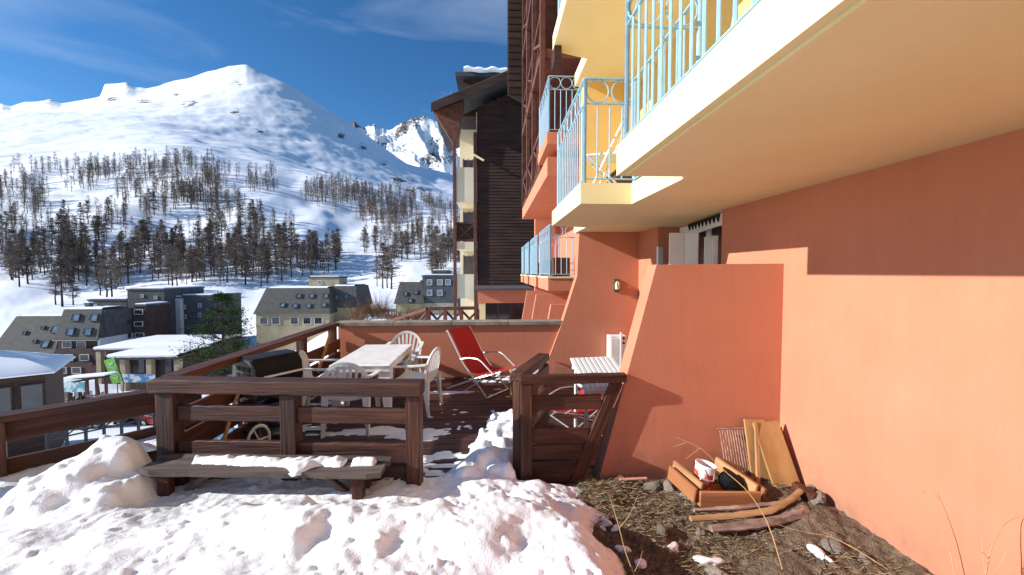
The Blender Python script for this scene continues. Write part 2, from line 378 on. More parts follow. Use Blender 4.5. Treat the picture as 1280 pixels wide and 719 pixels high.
# --- jagged far range behind the mountain's shoulder
fx = np.arange(380, 680, 1.5); fs = np.interp(fx, [380, 430, 446, 456, 470, 485, 497, 508, 520, 532, 545, 560, 600, 680], [170, 158, 151, 160, 156, 163, 158, 152, 147, 144, 150, 158, 160, 175])
fs = fs+1.6*vnoise(fx/5.0, fx*0, 21)+.8*vnoise(fx/1.7, fx*0, 22)
tt = np.linspace(0, 1, 150)
FXX, TT = np.meshgrid(fx, tt); FY = 4300+1700*TT
fsm = np.convolve(np.pad(fs, 20, 'edge'), np.ones(41)/41, 'valid'); wt = smooth(.45, 1, TT)
FR = 300+((fsm+7)[None, :]*(1-wt)+fs[None, :]*wt-300)*TT**.8
FX = uof(FXX)*FY; FZ = CAMZ+zof(uof(FXX), FR)*FY
FZ = FZ+((1-np.abs(fbm(FX/260+FY/500, FY/330, 5, 31)))-.6)*210*np.minimum(1, 6*TT*(1-TT))
fr = grid_obj('far_mountain_range', FX, FY, FZ, alp); tag(fr, kind='structure')
rock_attr(fr, 1.55*smooth(.25, .8, TT)*(.55+.45*fbm(FX/260, FZ/420, 4, 33)))
# --- near hillside under and around the terrace
gx = np.concatenate([np.linspace(-70, -12, 40), np.linspace(-11, 9, 40)]); gy = np.linspace(-25, 20.4, 70)
GX, GY = np.meshgrid(gx, gy); GZ = Hf(GX, GY)-.04+fbm(GX/3, GY/3, 3, 2)*.06
hs_ = grid_obj('snowy_hillside', GX, GY, GZ, alp); tag(hs_, kind='structure'); rock_attr(hs_, GX*0)

# ================================================================== OUR APARTMENT BUILDING
XW, FINY, BY, XE, XN = 2.55, 3.38, 6.85, .893, 1.413
bld = thing('apartment_building', 'salmon and terracotta apartment building with cream balconies above the timber terrace', 'building', (3, 3, -.6))
def part(name, mat, parent=bld, smooth_=False): return lambda m: m.build(name, mat, parent, smooth_, Matrix())
part('facade_wall', terracotta)(MB().prism([(XW, -7), (XW, 4.34), (2.92, 4.34), (2.92, 6.05), (XW, 6.05), (XW, BY+.18), (3.4, BY+.18), (3.4, -7)], 'XY', -.6, 2.51))
part('upper_wall', yellow)(MB().prism([(XW, -7), (XW, BY+.2), (3.4, BY+.2), (3.4, -7)], 'XY', 2.72, 8.2))
part('fin_wall', terracotta)(MB().prism([(.83, -.4), (.925, 0), (1.415, 1.885), (XW+.02, 1.895), (XW+.02, -.4)], 'XZ', FINY, FINY+.2))
ff = part('fin_wall', terracotta)(MB().prism([(.66, -.5), (.85, 0), (1.03, .45), (1.225, .97), (1.47, 1.75), (1.50, 2.508), (XW+.02, 2.508), (XW+.02, -.5)], 'XZ', BY, BY+.2))
part('upper_fin_wall', yellow)(MB().prism([(1.56, 2.722), (1.56, 5.058), (XW+.02, 5.058), (XW+.02, 2.722)], 'XZ', BY+.01, BY+.19))
out = [(3.3, -7), (XE, -7), (XE, 2.857), (XN, 2.857), (XN, 4.02), (XE, 4.02), (XE, 5.95), (1.45, 6.15), (1.45, BY+.21), (3.3, BY+.21)]
for k, z0 in enumerate((2.51, 5.06)):
    m = MB().prism(out, 'XY', z0, z0+.21); part('balcony_slab', cream)(m)
part('slab_beam', siding)(MB().box(XE+.005, 1.0, 5.8, 6.1, 4.84, 5.058))
part('roof_overhang', cream)(MB().box(1.6, 3.4, -7, BY+.3, 8.2, 8.4))
# slab drip groove as real relief under the near slab
part('drip_edge', cream)(MB().box(XE+.045, XE+.075, -6.9, 2.80, 2.498, 2.512))
# recess: white balcony door with folded shutters
dr = part('terrace_door', whitemetal)(MB().box(2.86, 2.93, 4.40, 4.48, 0, 2.4, .005).box(2.86, 2.93, 5.92, 6.0, 0, 2.4, .005).box(2.86, 2.93, 4.4, 6.0, 2.4, 2.5, .005).box(2.87, 2.925, 5.14, 5.26, 0, 2.4, .005))
MB().box(2.885, 2.9, 4.48, 5.14, .05, 2.4).box(2.885, 2.9, 5.26, 5.92, .05, 2.4).build('pane', glass, dr, False, Matrix())
def shutter(x0, y0, x1, y1, z0=.05, z1=2.32):
    s = board('shutter', (x0, y0, (z0+z1)/2), (x1, y1, (z0+z1)/2), z1-z0, .035, whitemetal, bld)
    return s
shutter(2.26, 5.02, 2.44, 4.98); shutter(2.445, 4.98, 2.585, 4.90); shutter(2.46, 5.86, 2.56, 5.92, .05, 2.2)
for i in range(7): board('shutter_slat', (2.60+.02*(i % 2), 4.80-.03*i, 1.2), (2.66, 4.775-.03*i, 1.2), 2.1-.05*(i % 3), .012, plastic, bld)
va = board('awning_valance', (2.62, 4.42, 2.43), (2.80, 5.6, 2.40), .14, .02, whitemetal, bld)
for i in range(9):
    y = 4.5+i*.12; x = 2.60+.152*(y-4.42)
    MB().add([(x, y, 2.49), (x, y+.09, 2.49), (x, y+.035, 2.40), (x+.012, y, 2.49), (x+.012, y+.09, 2.49), (x+.012, y+.035, 2.40)], [(0, 1, 2), (3, 5, 4), (0, 3, 4, 1), (1, 4, 5, 2), (2, 5, 3, 0)]).build('awning_pennant', black, va, False, Matrix())

# ---- pale blue balustrades
_bar = {}
def railing(parent, p0, p1, z0, h=1.03, ring=True, sp=.115, r=.0085, post=True, mat=None, low=.05):
    mat = mat or blue
    p0, p1 = Vector((*p0, 0)), Vector((*p1, 0)); d = p1-p0; ln = d.length; u = d/ln
    def pt(s, z): return p0+u*s+Vector((0, 0, z0+z))
    m = MB(); M, _ = frame(pt(0, h), pt(ln, h)); m.obox(M, ln, .036, .016, .003)
    M, _ = frame(pt(0, low), pt(ln, low)); m.obox(M, ln, .026, .012, .002)
    if ring: M, _ = frame(pt(0, h-.245), pt(ln, h-.245)); m.obox(M, ln, .024, .012, .002)
    if post:
        for s in (0, ln): m.tube([pt(s, 0), pt(s, h)], .017, 8)
    o = m.build('balcony_railing', mat, parent, False, Matrix())
    top = h-.245 if ring else h; n = max(2, round(ln/sp))
    key = (round(top, 3), r)
    if key not in _bar:
        me = MB().tube([(0, 0, low), (0, 0, top)], r, 6).mesh('baluster', True); me.materials.append(mat); _bar[key] = me
    for i in range(1, n):
        put(bpy.data.objects.new('baluster', _bar[key]), o, Matrix.Translation(pt(ln*i/n, 0)))
    if ring:
        k = max(1, round(ln/.235)); kk = ('ring', round(ln/k, 3))
        rr = min(.112, ln/k/2-.004)
        if kk not in _bar:
            me = MB().tube([(math.cos(a)*rr, 0, math.sin(a)*rr) for a in np.linspace(0, 2*math.pi, 20, endpoint=False)], .007, 6, True).mesh('ring', True); me.materials.append(mat); _bar[kk] = me
        ang = math.atan2(u.y, u.x)
        for i in range(k):
            put(bpy.data.objects.new('ring', _bar[kk]), o, Matrix.Translation(pt(ln*(i+.5)/k, h-.122)) @ Matrix.Rotation(ang, 4, 'Z'))
    return o
zr = 2.72
rl = railing(bld, (XE+.05, -1.2), (XE+.05, 2.80), zr, 1.05, r=.0095)
railing(bld, (XE+.05, 2.80), (XN+.04, 2.80), zr, 1.05)
railing(bld, (XN+.045, 2.80), (XN+.045, 4.07), zr, 1.05, ring=False)
railing(bld, (XE+.05, 4.07), (XN+.04, 4.07), zr, 1.05)
railing(bld, (XE+.05, 4.07), (XE+.05, 5.70), zr, 1.05)
railing(bld, (XE+.05, 4.07), (XE+.05, 5.70), 5.27, 1.05)
# ---- section of the building further along the slope (floors a metre lower)
sec = thing('neighbouring_apartments', 'terracotta apartments further along with stacked small pale blue balconies', 'building', (2, 11, -2))
part('wall', terracotta, sec)(MB().box(XW, 3.4, BY+.21, 15.2, -2, 12))
part('wall', terracotta, sec)(MB().box(1.62, XW-.002, 15.0, 15.3, -2, 8.4))
for (y0, y1, z) in ((7.65, 9.2, 4.48),):
    part('balcony_slab', terracotta, sec)(MB().box(1.05, XW-.002, y0, y1, z-.22, z))
    railing(sec, (1.09, y0+.03), (1.75, y0+.03), z, 1.05); railing(sec, (1.09, y0+.03), (1.09, y1-.03), z, 1.05)
part('soffit_band', terracotta, sec)(MB().prism([(1.12, 8.12), (1.12, 14.8), (XW-.003, 14.8), (XW-.003, 8.12)], 'XY', 3.77, 4.15))
for i, (y0, y1) in enumerate(((7.65, 9.3), (9.8, 11.5), (12.1, 13.5), (14.0, 14.95))):
    z = 1.70
    part('balcony_slab', terracotta, sec)(MB().box(1.08, XW-.004, y0, y1, z-.24, z))
    part('slab_edge', cream, sec)(MB().box(1.06, XW-.006, y0-.02, y1+.02, z+.002, z+.03))
    railing(sec, (1.12, y0+.03), (1.66, y0+.03), z+.03, 1.0, sp=.1); railing(sec, (1.12, y0+.03), (1.12, y1-.03), z+.03, 1.0, sp=.14)
    part('planter_box', timber_red, sec)(MB().box(1.25, 1.6, y0+.5, y0+.75, z+.032, z+.42, .01))
# terraces beyond the parapet: slanted fins, garden windows
for (y, dx, zt) in ((9.0, .18, 1.08), (10.6, .02, 1.22), (13.2, 0, 1.2)):
    part('fin_wall', terracotta, sec)(MB().prism([(.75+dx, -1.2), (1.16+dx, zt), (XW-.005, zt), (XW-.005, -1.2)], 'XZ', y, y+.16))
gw = thing('garden_flat', 'low terracotta garden flat with wide dark window below the timber gable', 'building', (.4, 16, -1.8))
part('wall', terracotta, gw)(MB().box(-.55, 1.6, 15.5, 18.5, .62, 1.12).box(-.1, 1.6, 15.52, 15.8, -1.8, -.05).box(1.42, 1.6, 15.51, 15.8, -.06, .63))
part('pillar', cream, gw)(MB().box(-.52, -.26, 15.52, 15.8, -1.8, .615))
part('roof_slab', slate, gw)(MB().box(-.7, 1.61, 15.3, 18.6, 1.122, 1.2))
wn = part('window', glass, gw)(MB().box(-.26, 1.42, 15.75, 15.8, -.05, .62))
for x in (.2, .72, 1.2): MB().box(x, x+.05, 15.72, 15.748, -.05, .62).build('mullion', darkmetal, wn, False, Matrix())

# ---- brown timber balconies above
tb = thing('timber_balconies', 'tall stack of red brown timber balconies under the dark overhanging eave', 'balcony', (1.3, 11, 4.16))
part('back_wall', timber_red, tb)(MB().box(2.1, XW-.003, 9.25, 14.9, 4.152, 12.5))
for y in (9.3, 11.1, 12.9, 14.7):
    board('post', (1.16, y, 4.152), (1.16, y, 12.6), .12, .12, timber_red, tb, up=(1, 0, 0))
for z in (4.152, 6.9, 9.6):
    if z > 5: part('floor', timber_red, tb)(MB().box(1.1, 2.098, 9.25, 14.85, z-.2, z))
    for y0 in (9.36, 11.16, 12.96):
        y1 = y0+1.68
        for h in (.12, 1.0): board('rail', (1.16, y0, z+h), (1.16, y1, z+h), .09, .05, timber_red, tb)
        board('brace', (1.145, y0, z+.16), (1.145, y1, z+.96), .07, .025, timber_red, tb)
        board('brace', (1.175, y0, z+.96), (1.175, y1, z+.16), .07, .025, timber_red, tb)
part('end_wall', siding, tb)(MB().prism([(.58, 8.35), (.58, 13.6), (2.5, 14.4), (2.5, 8.6), (1.22, 8.0)], 'XZ', 14.92, 15.0-.005))
part('eave', siding, tb)(MB().box(.30, 2.5, 9.2, 15.0, 12.62, 12.8))
for i in range(20): board('eave_batten', (.6, 14.905, 8.45+i*.25), (1.1, 14.905, 8.45+i*.25), .2, .02, siding, tb)

# ---- far timber gable block
gb = thing('timber_gable_building', 'dark timber clad gable block with cream corner loggias and snowy roof dormer', 'building', (.5, 23, -.5))
GYf = 21.0
part('core_wall', siding, gb)(MB().prism([(-.74, -1), (-.74, 10.3), (3.6, 12.15), (3.6, -1)], 'XZ', GYf, 27))
cl = MB()
zc = .75
while zc < 11.9:
    x0 = -.76 if zc < 10.2 else -.76+(zc-10.2)/.43
    cl.add([(x0, GYf-.035, zc), (3.5, GYf-.035, zc), (3.5, GYf-.008, zc+.158), (x0, GYf-.008, zc+.158), (x0, GYf-.001, zc), (3.5, GYf-.001, zc), (3.5, GYf-.001, zc+.158), (x0, GYf-.001, zc+.158)], [(0, 1, 2, 3), (4, 7, 6, 5), (0, 4, 5, 1), (0, 3, 7, 4)])
    zc += .165
o = cl.build('clapboard', siding, gb, False, Matrix()); tag(o, kind='stuff')
# roof: left slope
def roofpt(x): return 9.9+(x+2.95)*.43
rp_ = [(-2.95, roofpt(-2.95)), (4, roofpt(4)), (4, roofpt(4)+.28), (-2.95, roofpt(-2.95)+.24)]
part('roof', slate, gb)(MB().prism(rp_, 'XZ', GYf-.9, 27.5))
part('barge_board', siding, gb)(MB().prism([(-2.96, 9.66), (4, 9.66+6.96*.43), (4, 10.1+6.96*.43), (-2.96, 10.06)], 'XZ', GYf-.96, GYf-.91))
part('eave_soffit', timber_red, gb)(MB().prism([(-2.9, 9.88), (-1.95, 8.3), (-1.75, 8.3), (-1.4, 10.45)], 'XZ', GYf-.4, GYf+.2))
d0 = part('dormer', siding, gb)(MB().box(-1.55, 2.5, 22.5, 25, 10.4, 12.4))
MB().box(-1.95, 2.6, 22.1, 25.2, 12.4, 12.62).build('dormer_roof', slate, d0, False, Matrix())
ms = MB(); n = 22
rows = []
for k, (yy, zz) in enumerate(((22.0, 12.62), (21.98, 12.75), (22.08, 12.88), (22.6, 12.95), (25.2, 12.95))):
    rows.append([(-1.5+4.1*i/n, yy, zz+.05*math.sin(i*1.7)*(k in (1, 2, 3))+.03*math.sin(i*.9)) for i in range(n+1)])
ms.sheet(rows, (0, .02, -.05)).build('roof_snow', snowm, d0, True, Matrix())
MB().box(-.75, .5, 22.44, 22.5, 10.9, 11.9).build('dormer_panel', brownwall, d0, False, Matrix())
# loggias on the left corner
for x in (-1.92, -.86): board('corner_post', (x, GYf-.05, -.8), (x, GYf-.05, 9.0 if x > -1.5 else 8.4), .16, .16, timber_red, gb, up=(1, 0, 0))
part('loggia_wall', pale_cream, gb)(MB().box(-1.84, -.742, 23.4, 23.6, -1, 10.0).box(-.80, -.742, GYf+.1, 23.39, -1, 10.1))
def zrow(y): return CAMZ+(340.5-y)/FPX*GYf
for (ya, yb_, kind) in ((212, 254, 'solid'), (279, 312, 'timber'), (343, 373, 'solid')):
    if kind == 'solid':
        part('loggia_parapet', pale_cream, gb)(MB().box(-1.83, -.76, GYf-.06, GYf+.12, zrow(yb_), zrow(ya)))
        part('loggia_floor', pale_cream, gb)(MB().box(-1.83, -.76, GYf+.125, 23.38, zrow(yb_), zrow(yb_)+.2))
    else:
        part('loggia_floor', pale_cream, gb)(MB().box(-1.83, -.76, GYf-.06, 23.38, zrow(312), zrow(303)))
        board('loggia_rail', (-1.83, GYf, zrow(280)), (-.95, GYf, zrow(280)), .1, .06, timber_red, gb)
        board('loggia_rail', (-1.83, GYf, zrow(301)), (-.95, GYf, zrow(301)), .1, .06, timber_red, gb)
        board('loggia_brace', (-1.8, GYf-.02, zrow(300)), (-.95, GYf-.02, zrow(282)), .08, .03, timber_red, gb)
        board('loggia_brace', (-1.8, GYf+.02, zrow(282)), (-.95, GYf+.02, zrow(300)), .08, .03, timber_red, gb)
        part('loggia_infill', siding, gb)(MB().box(-1.83, -.95, GYf+.05, GYf+.08, zrow(301), zrow(280)))
for (ya, yb_) in ((256, 278), (316, 342), (185, 210)):
    w_ = part('window', glass, gb)(MB().box(-1.6, -1.1, 23.34, 23.395, zrow(yb_)-.9, zrow(ya)-.1))
    MB().box(-1.66, -1.6, 23.3, 23.398, zrow(yb_)-.95, zrow(ya)-.05).box(-1.1, -1.04, 23.3, 23.398, zrow(yb_)-.95, zrow(ya)-.05).box(-1.37, -1.32, 23.3, 23.339, zrow(yb_)-.95, zrow(ya)-.05).build('window_frame', timber_red, w_, False, Matrix())
board('strut', (-1.1, GYf-.3, 7.9), (-.4, GYf-.35, 7.5), .1, .06, cream, gb)
an = thing('roof_antenna', 'thin television antenna rising beside the snowy dormer', 'antenna', (-2.2, 22.2, 10.2))
MB().tube([(-2.2, 22.2, 10.2), (-2.2, 22.2, 11.6)], .02, 5).build('mast', chrome, an, False, Matrix())
for z in (10.95, 11.2, 11.45): MB().tube([(-2.75, 22.1, z+.06), (-1.75, 22.3, z-.05)], .016, 5).build('rod', chrome, an, False, Matrix())

# ================================================================== TERRACE
deck = bpy.data.objects.new('terrace_deck', None); put(deck, None, Matrix.Translation((-.7, 5.2, -.1))); tag(deck, kind='structure')
RD = random.Random(3)
for i in range(27):
    y = 3.24+i*.139
    w = XW-.02 if y > FINY+.22 else .9
    board('plank', (-2.68, y+.064, -.018+RD.uniform(-.003, .003)), (w, y+.064, -.018), .034, .132, wood_deck, deck, c=.004)
for x in (-2.5, -1, .5): board('joist', (x, 3.22, -.12), (x, 7.0, -.12), .16, .08, wood_deck, deck)
pw = thing('parapet_wall', 'low terracotta parapet with grey stone coping closing the far end of the terrace', 'wall', (-.7, 7.05, -.8))
part('wall', terracotta, pw)(MB().box(-2.62, 1.27, BY+.07, BY+.25, -.8, .90))
for i in range(4):
    x0 = -2.66+i*.985; part('coping', concrete, pw)(MB().box(x0, x0+.98, BY+.02, BY+.30, .902, .972, .008))
# front rail with three posts
ZB = [(.92, .115), (.69, .125), (.405, .125), (.255, .11), (.105, .16)]
fr_ = thing('front_railing', 'dark stained timber railing with three posts behind the snowy bench', 'railing', (-1.6, 3.25, -.3))
def fy(x): return 3.325-.094*(x+2.62)
for x, w in ((-2.60, .15), (-1.60, .125), (-.612, .11)):
    board('post', (x, fy(x), -.35), (x, fy(x), .862), w, .11, wood_rail, fr_, up=(1, -.094, 0))
board('top_rail', (-2.70, fy(-2.70)-.01, .917), (-.545, fy(-.545)-.01, .917), .105, .15, wood_rail, fr_, warp=.006)
for z, h in ZB[1:]:
    board('rail_board', (-2.522, fy(-2.522), z), (-1.665, fy(-1.665), z+.003), h, .045, wood_rail, fr_, warp=.005); board('rail_board', (-1.535, fy(-1.535), z), (-.67, fy(-.67), z), h, .045, wood_rail, fr_, warp=.005)
sr = thing('side_railing', 'long timber railing along the valley side of the terrace', 'railing', (-2.66, 5.1, -.3))
for y in (4.45, 5.7, 6.78):
    board('post', (-2.66, y, -.4), (-2.66, y, .90), .11, .11, wood_rail, sr, up=(1, 0, 0))
board('top_rail', (-2.66, 3.42, .935), (-2.66, 6.86, .935), .065, .16, wood_rail, sr, warp=.005)
for z, hh in ((.60, .17), (.37, .2), (.12, .2)):
    board('rail_board', (-2.60, 3.42, z), (-2.60, 6.9, z), hh, .04, wood_rail, sr, warp=.006)
board('brace', (-2.56, 5.95, .35), (-2.56, 6.45, .86), .07, .03, wood_raw, sr)
# fence along the path, running off to the left
nf = thing('path_fence', 'sloping timber fence half buried by snow beside the path', 'fence', (-4.6, 2.6, -.8))
q0 = Vector((-2.95, 4.19, 0)); q1 = Vector((-6.2, .94, 0)); dn = (q1-q0).normalized(); nn = Vector((-dn.y, dn.x, 0))
for s in (1.33, 2.7, 4.0):
    p = q0+dn*s; board('post', p+Vector((0, 0, -.8)), p+Vector((0, 0, .655)), .16, .12, wood_rail, nf, up=dn)
board('top_rail', q0+Vector((.03, .03, .68)), q1+Vector((0, 0, .68)), .05, .17, wood_rail, nf, warp=.004)
for z, h in ((.56, .19), (.24, .17), (.03, .2)):
    o_ = nn*-.07
    board('rail_board', q0+o_+Vector((0, 0, z)), q1+o_+Vector((0, 0, z)), h, .045, wood_rail, nf, warp=.006)
# right-hand railing leaning against the fin wall
rr_ = thing('corner_railing', 'short timber railing with a slanted end post against the terracotta fin wall', 'railing', (.6, 3.25, -.3))
board('post', (.285, 3.315, -.3), (.285, 3.315, .882), .098, .07, wood_rail, rr_, up=(1, 0, 0))
board('slanted_post', (.665, 3.352, -.1), (1.07, 3.352, .885), .105, .046, wood_rail, rr_, up=(1, 0, 0))
board('top_rail', (.235, 3.315, .92), (1.135, 3.335, .92), .072, .078, wood_rail, rr_, warp=.003)
for z, x1 in ((.715, .93), (.43, .82), (.29, .765), (.15, .71), (.01, .66)):
    board('rail_board', (.335, 3.335, z), (x1, 3.342, z), .128, .025, wood_rail, rr_, warp=.004)
gt = thing('terrace_gate', 'timber gate standing open into the terrace', 'gate', (.4, 3.7, .02))
g0 = Vector((.205, 3.36, 0)); g1 = Vector((.55, 4.2, 0)); gd = (g1-g0).normalized()
for p in (g0+gd*.05, g1-gd*.05): board('stile', p+Vector((0, 0, .03)), p+Vector((0, 0, .89)), .10, .07, wood_rail, gt, up=gd)
board('top_rail', g0+Vector((0, 0, .925)), g1+Vector((0, 0, .925)), .07, .12, wood_rail, gt)
for z in (.78, .55, .32, .12): board('gate_board', g0+gd*.02+Vector((.045, -.02, z)), g1-gd*.02+Vector((.045, -.02, z)), .15, .025, wood_rail, gt)
# bench in front of the railing
be = thing('plank_bench', 'long weathered plank bench with a strip of snow before the railing', 'bench', (-1.65, 3.0, .1))
def bxy(x, y): return (x, y-.075*(x+1.7))
def seat_plank(y0, y1, x0, x1):
    m = MB(); n = 18; rnd = random.Random(int(y0*100)); P0 = []; P1 = []
    for i in range(n+1):
        t = i/n; x = x0+(x1-x0)*t; e = .035*(t < .04)+.02*(t > .97); P0.append(bxy(x, y0+e+rnd.uniform(-.006, .006))); P1.append(bxy(x, y1-e*.8+rnd.uniform(-.004, .004)))
    return m.prism(P0+P1[::-1], 'XY', .345, .385)
seat_plank(2.905, 3.075, -2.58, -.80).build('seat_plank', wood_grey, be, False, Matrix())
seat_plank(3.079, 3.185, -2.58, -.78).build('seat_plank', wood_grey, be, False, Matrix())
for x in (-2.42, -.98):
    for y in (2.98, 3.13):
        p = bxy(x, y); board('leg', (*p, -.05), (*p, .344), .08, .07, wood_rail, be, up=(1, 0, 0))
    sg = 1 if x < -2 else -1; p, q = bxy(x+.03*sg, 3.05), bxy(x+.33*sg, 3.05)
    board('brace', (*p, .1), (*q, .335), .05, .045, wood_grey, be)
# ================================================================== NEAR SNOW AND EARTH
def ground_h(X, Y): return .01+.035*fbm(X*2.2, Y*2.2, 4, 40)+.012*fbm(X*14, Y*14, 3, 41)+.05*smooth(1.6, 2.55, X)
def lumps(X, Y, Z, n, xr, yr, r0, r1, seed, sel=None, flat=.75, pw=1.8):
    rs = np.random.RandomState(seed); xs = X[0]; ys = Y[:, 0]
    for _ in range(n):
        cx, cy = rs.uniform(*xr), rs.uniform(*yr)
        if sel is not None and rs.rand() > sel(cx, cy): continue
        r = r0+(r1-r0)*rs.rand()**pw; ex = rs.uniform(.8, 1.3); a = rs.uniform(0, 3.14)
        i0, i1 = np.searchsorted(xs, [cx-r*1.4, cx+r*1.4]); j0, j1 = np.searchsorted(ys, [cy-r*1.4, cy+r*1.4])
        if i1 <= i0 or j1 <= j0: continue
        x = X[j0:j1, i0:i1]-cx; y = Y[j0:j1, i0:i1]-cy
        u = x*math.cos(a)+y*math.sin(a); v = -x*math.sin(a)+y*math.cos(a)
        d = 1-(u/r/ex)**2-(v/r*ex)**2
        b = Z[(j0+j1)//2 if (j0+j1)//2 < len(ys) else -1, min((i0+i1)//2, len(xs)-1)]
        d = np.where(d > 0, np.sqrt(np.maximum(d, 0))*r*flat, -1)
        d = d*(1+.25*vnoise(x*22+cx*50, y*22, seed))
        zz = b-.35*r+d
        Z[j0:j1, i0:i1] = np.where(d > 0, np.maximum(Z[j0:j1, i0:i1], zz), Z[j0:j1, i0:i1])
def blur(Z, k):
    w = np.exp(-.5*(np.arange(-2*k, 2*k+1)/k)**2); w /= w.sum()
    P = np.pad(Z, 2*k, 'edge'); P = sum(w[i]*P[i:i+Z.shape[0], :] for i in range(4*k+1)); return sum(w[i]*P[:, i:i+Z.shape[1]] for i in range(4*k+1))
sx = np.concatenate([np.linspace(-9, -4.6, 30), np.arange(-4.55, 1.12, .014)]); sy = np.concatenate([np.linspace(-4, 1.6, 30), np.arange(1.62, 3.215, .013), np.arange(3.23, 4.5, .03)])
SXg, SYg = np.meshgrid(sx, sy)
s_ = (SXg+2.95)*.707-(SYg-4.19)*.707
TH = .20+.13*smooth(2.75, 2.25, SYg)
TH = TH-.09*smooth(-2.3, -3.4, SXg)+.10*np.exp(-(np.maximum(s_, 0)/.3)**2)+.30*np.exp(-((SXg+2.88)**2/.06+(SYg-3.22)**2/.10))+.20*np.exp(-((SXg+3.2)**2/.25+(SYg-3.0)**2/.12))+.10*np.exp(-((SXg+2.55)**2/.12+(SYg-2.8)**2/.05))
TH = TH+.06*fbm(SXg*1.3, SYg*1.3, 3, 50)+.135*np.exp(-((SYg-2.47-.1*np.sin(SXg*2.1))/.19)**2)*smooth(-2.0, -1.2, SXg)*smooth(.5, .1, SXg)
TH = TH-.05*smooth(-.9, .3, SXg)*smooth(2.6, 3.1, SYg)
edge = .80+.10*vnoise(SYg*3.1, SYg*0, 60)+.07*vnoise(SYg*9, SXg*4, 61)
fall = smooth(edge+.05, edge-.42, SXg)
TH = TH*fall
flatz = smooth(2.70, 2.86, SYg)*(SYg < 3.3)*smooth(-2.75, -2.55, SXg)*smooth(-.45, -.7, SXg)      # trodden hollow under the bench
TH = TH*(1-flatz)+.175*flatz
TH = np.where(s_ < -.15, TH-.8*(-s_-.15), TH)
SZ = TH.copy()
sel = lambda x, y: (.18 if (y > 2.78 and -2.5 < x < -.6) else (.3 if x < -1.9 and y < 2.6 else .55 if x < -1.1 else 1)) * (1 if x < .72 else 0)
lumps(SXg, SYg, SZ, 120, (-3.4, .62), (1.7, 3.0), .07, .22, 71, sel, .5)
SZ = blur(SZ, 3)
SZ = SZ+.024*fbm(SXg*4, SYg*5, 3, 72, .45)*(fall > .02)*(1-.6*flatz)
lumps(SXg, SYg, SZ, 70, (-3.5, -2.55), (2.6, 3.45), .04, .13, 78, lambda x, y: 0 if x > -2.75 and y > 3.1 else 1, .7)
lumps(SXg, SYg, SZ, 26, (-1.95, -.65), (2.50, 2.74), .05, .10, 75, None, .6)
SZ = blur(SZ, 1)
lumps(SXg, SYg, SZ, 260, (-2.4, .80), (1.75, 3.2), .03, .13, 73, sel, .55)
SZ = blur(SZ, 2)
lumps(SXg, SYg, SZ, 650, (-3.2, .86), (1.75, 3.2), .010, .04, 74, sel, .75)
def_ = 0
cav = np.abs(vnoise(SXg*9, SYg*9, 76)); SZ = SZ+(.005*(1-cav)**3+.005*fbm(SXg*30, SYg*30, 3, 77, .6))*(fall > .05)
GZs = ground_h(SXg, SYg)
kp = ((SZ > GZs+.004) | (SXg < .3)) & ((SYg < 3.225) | (SXg < -2.77))
sn = grid_obj('snow_ground', SXg, SYg, SZ, snowm, kp); tag(sn, kind='structure')
dx = np.arange(.2, 2.56, .017); dy = np.concatenate([np.linspace(-3, 1.7, 30), np.arange(1.72, 3.40, .017)])
DX, DY = np.meshgrid(dx, dy); DZ = ground_h(DX, DY)+.02*np.maximum(0, 1-np.abs(vnoise(DX*9, DY*9, 45))*3)*.5+.006*fbm(DX*50, DY*50, 2, 46)
eg = grid_obj('earth_ground', DX, DY, DZ, dirt); tag(eg, kind='structure')
# snow on the deck: shovelled bank by the gate and thin patches
kx = np.arange(-2.55, 2.5, .02); ky = np.arange(3.12, 6.95, .02); KX, KY2 = np.meshgrid(kx, ky)
le = np.interp(KY2, [3.1, 3.4, 3.8, 4.3, 4.8, 5.3], [-.75, -.45, -.26, -.12, -.02, .12])+.07*vnoise(KY2*6, KX*3, 80)
re = np.interp(KY2, [3.1, 3.3, 4.15, 4.3, 5.3], [.16, .19, .48, .36, .28])
bank = smooth(le-.05, le+.28, KX)*smooth(re+.06, re-.1, KX)*smooth(5.25, 4.5, KY2)*smooth(3.1, 3.35, KY2)
T = bank*(.17+.05*fbm(KX*3, KY2*3, 3, 81)+.10*np.exp(-((KX-.02)**2+(KY2-4.05)**2)/.05)+.10*np.exp(-((KX-.12)**2+(KY2-4.65)**2)/.04))
lumps(KX, KY2, T, 130, (-.6, .42), (3.15, 5.0), .03, .12, 82, lambda x, y: 1 if x > np.interp(y, [3.1, 3.8, 5], [-.5, -.15, .05]) and x < np.interp(y, [3.1, 4.15, 5], [.12, .42, .25]) else 0, .8)
pn = fbm(KX*1.3+5, KY2*5.0, 5, 83, .6); den = .62-.2*np.exp(-((KX+.3)**2+(KY2-5.6)**2)/1.1)-.25*np.exp(-((KX+1.5)**2+(KY2-4.1)**2)/.35)-.22*np.exp(-((KX+.55)**2+(KY2-4.1)**2)/.25)
pat = np.clip((pn-den)*.06, -.01, .014)
pat = np.where((KX > .55) & (KY2 < 3.7), -.01, pat)
T = np.maximum(T+.012*fbm(KX*9, KY2*9, 3, 84)*(bank > .05), pat+.002*fbm(KX*20, KY2*20, 2, 85))
ds = grid_obj('deck_snow', KX, KY2, np.maximum(T, 0)+.001-.004*(T <= .002), snowm, T > .0025); tag(ds, 'white snow bank and thin patches lying on the wet decking', 'snow', kind='stuff')
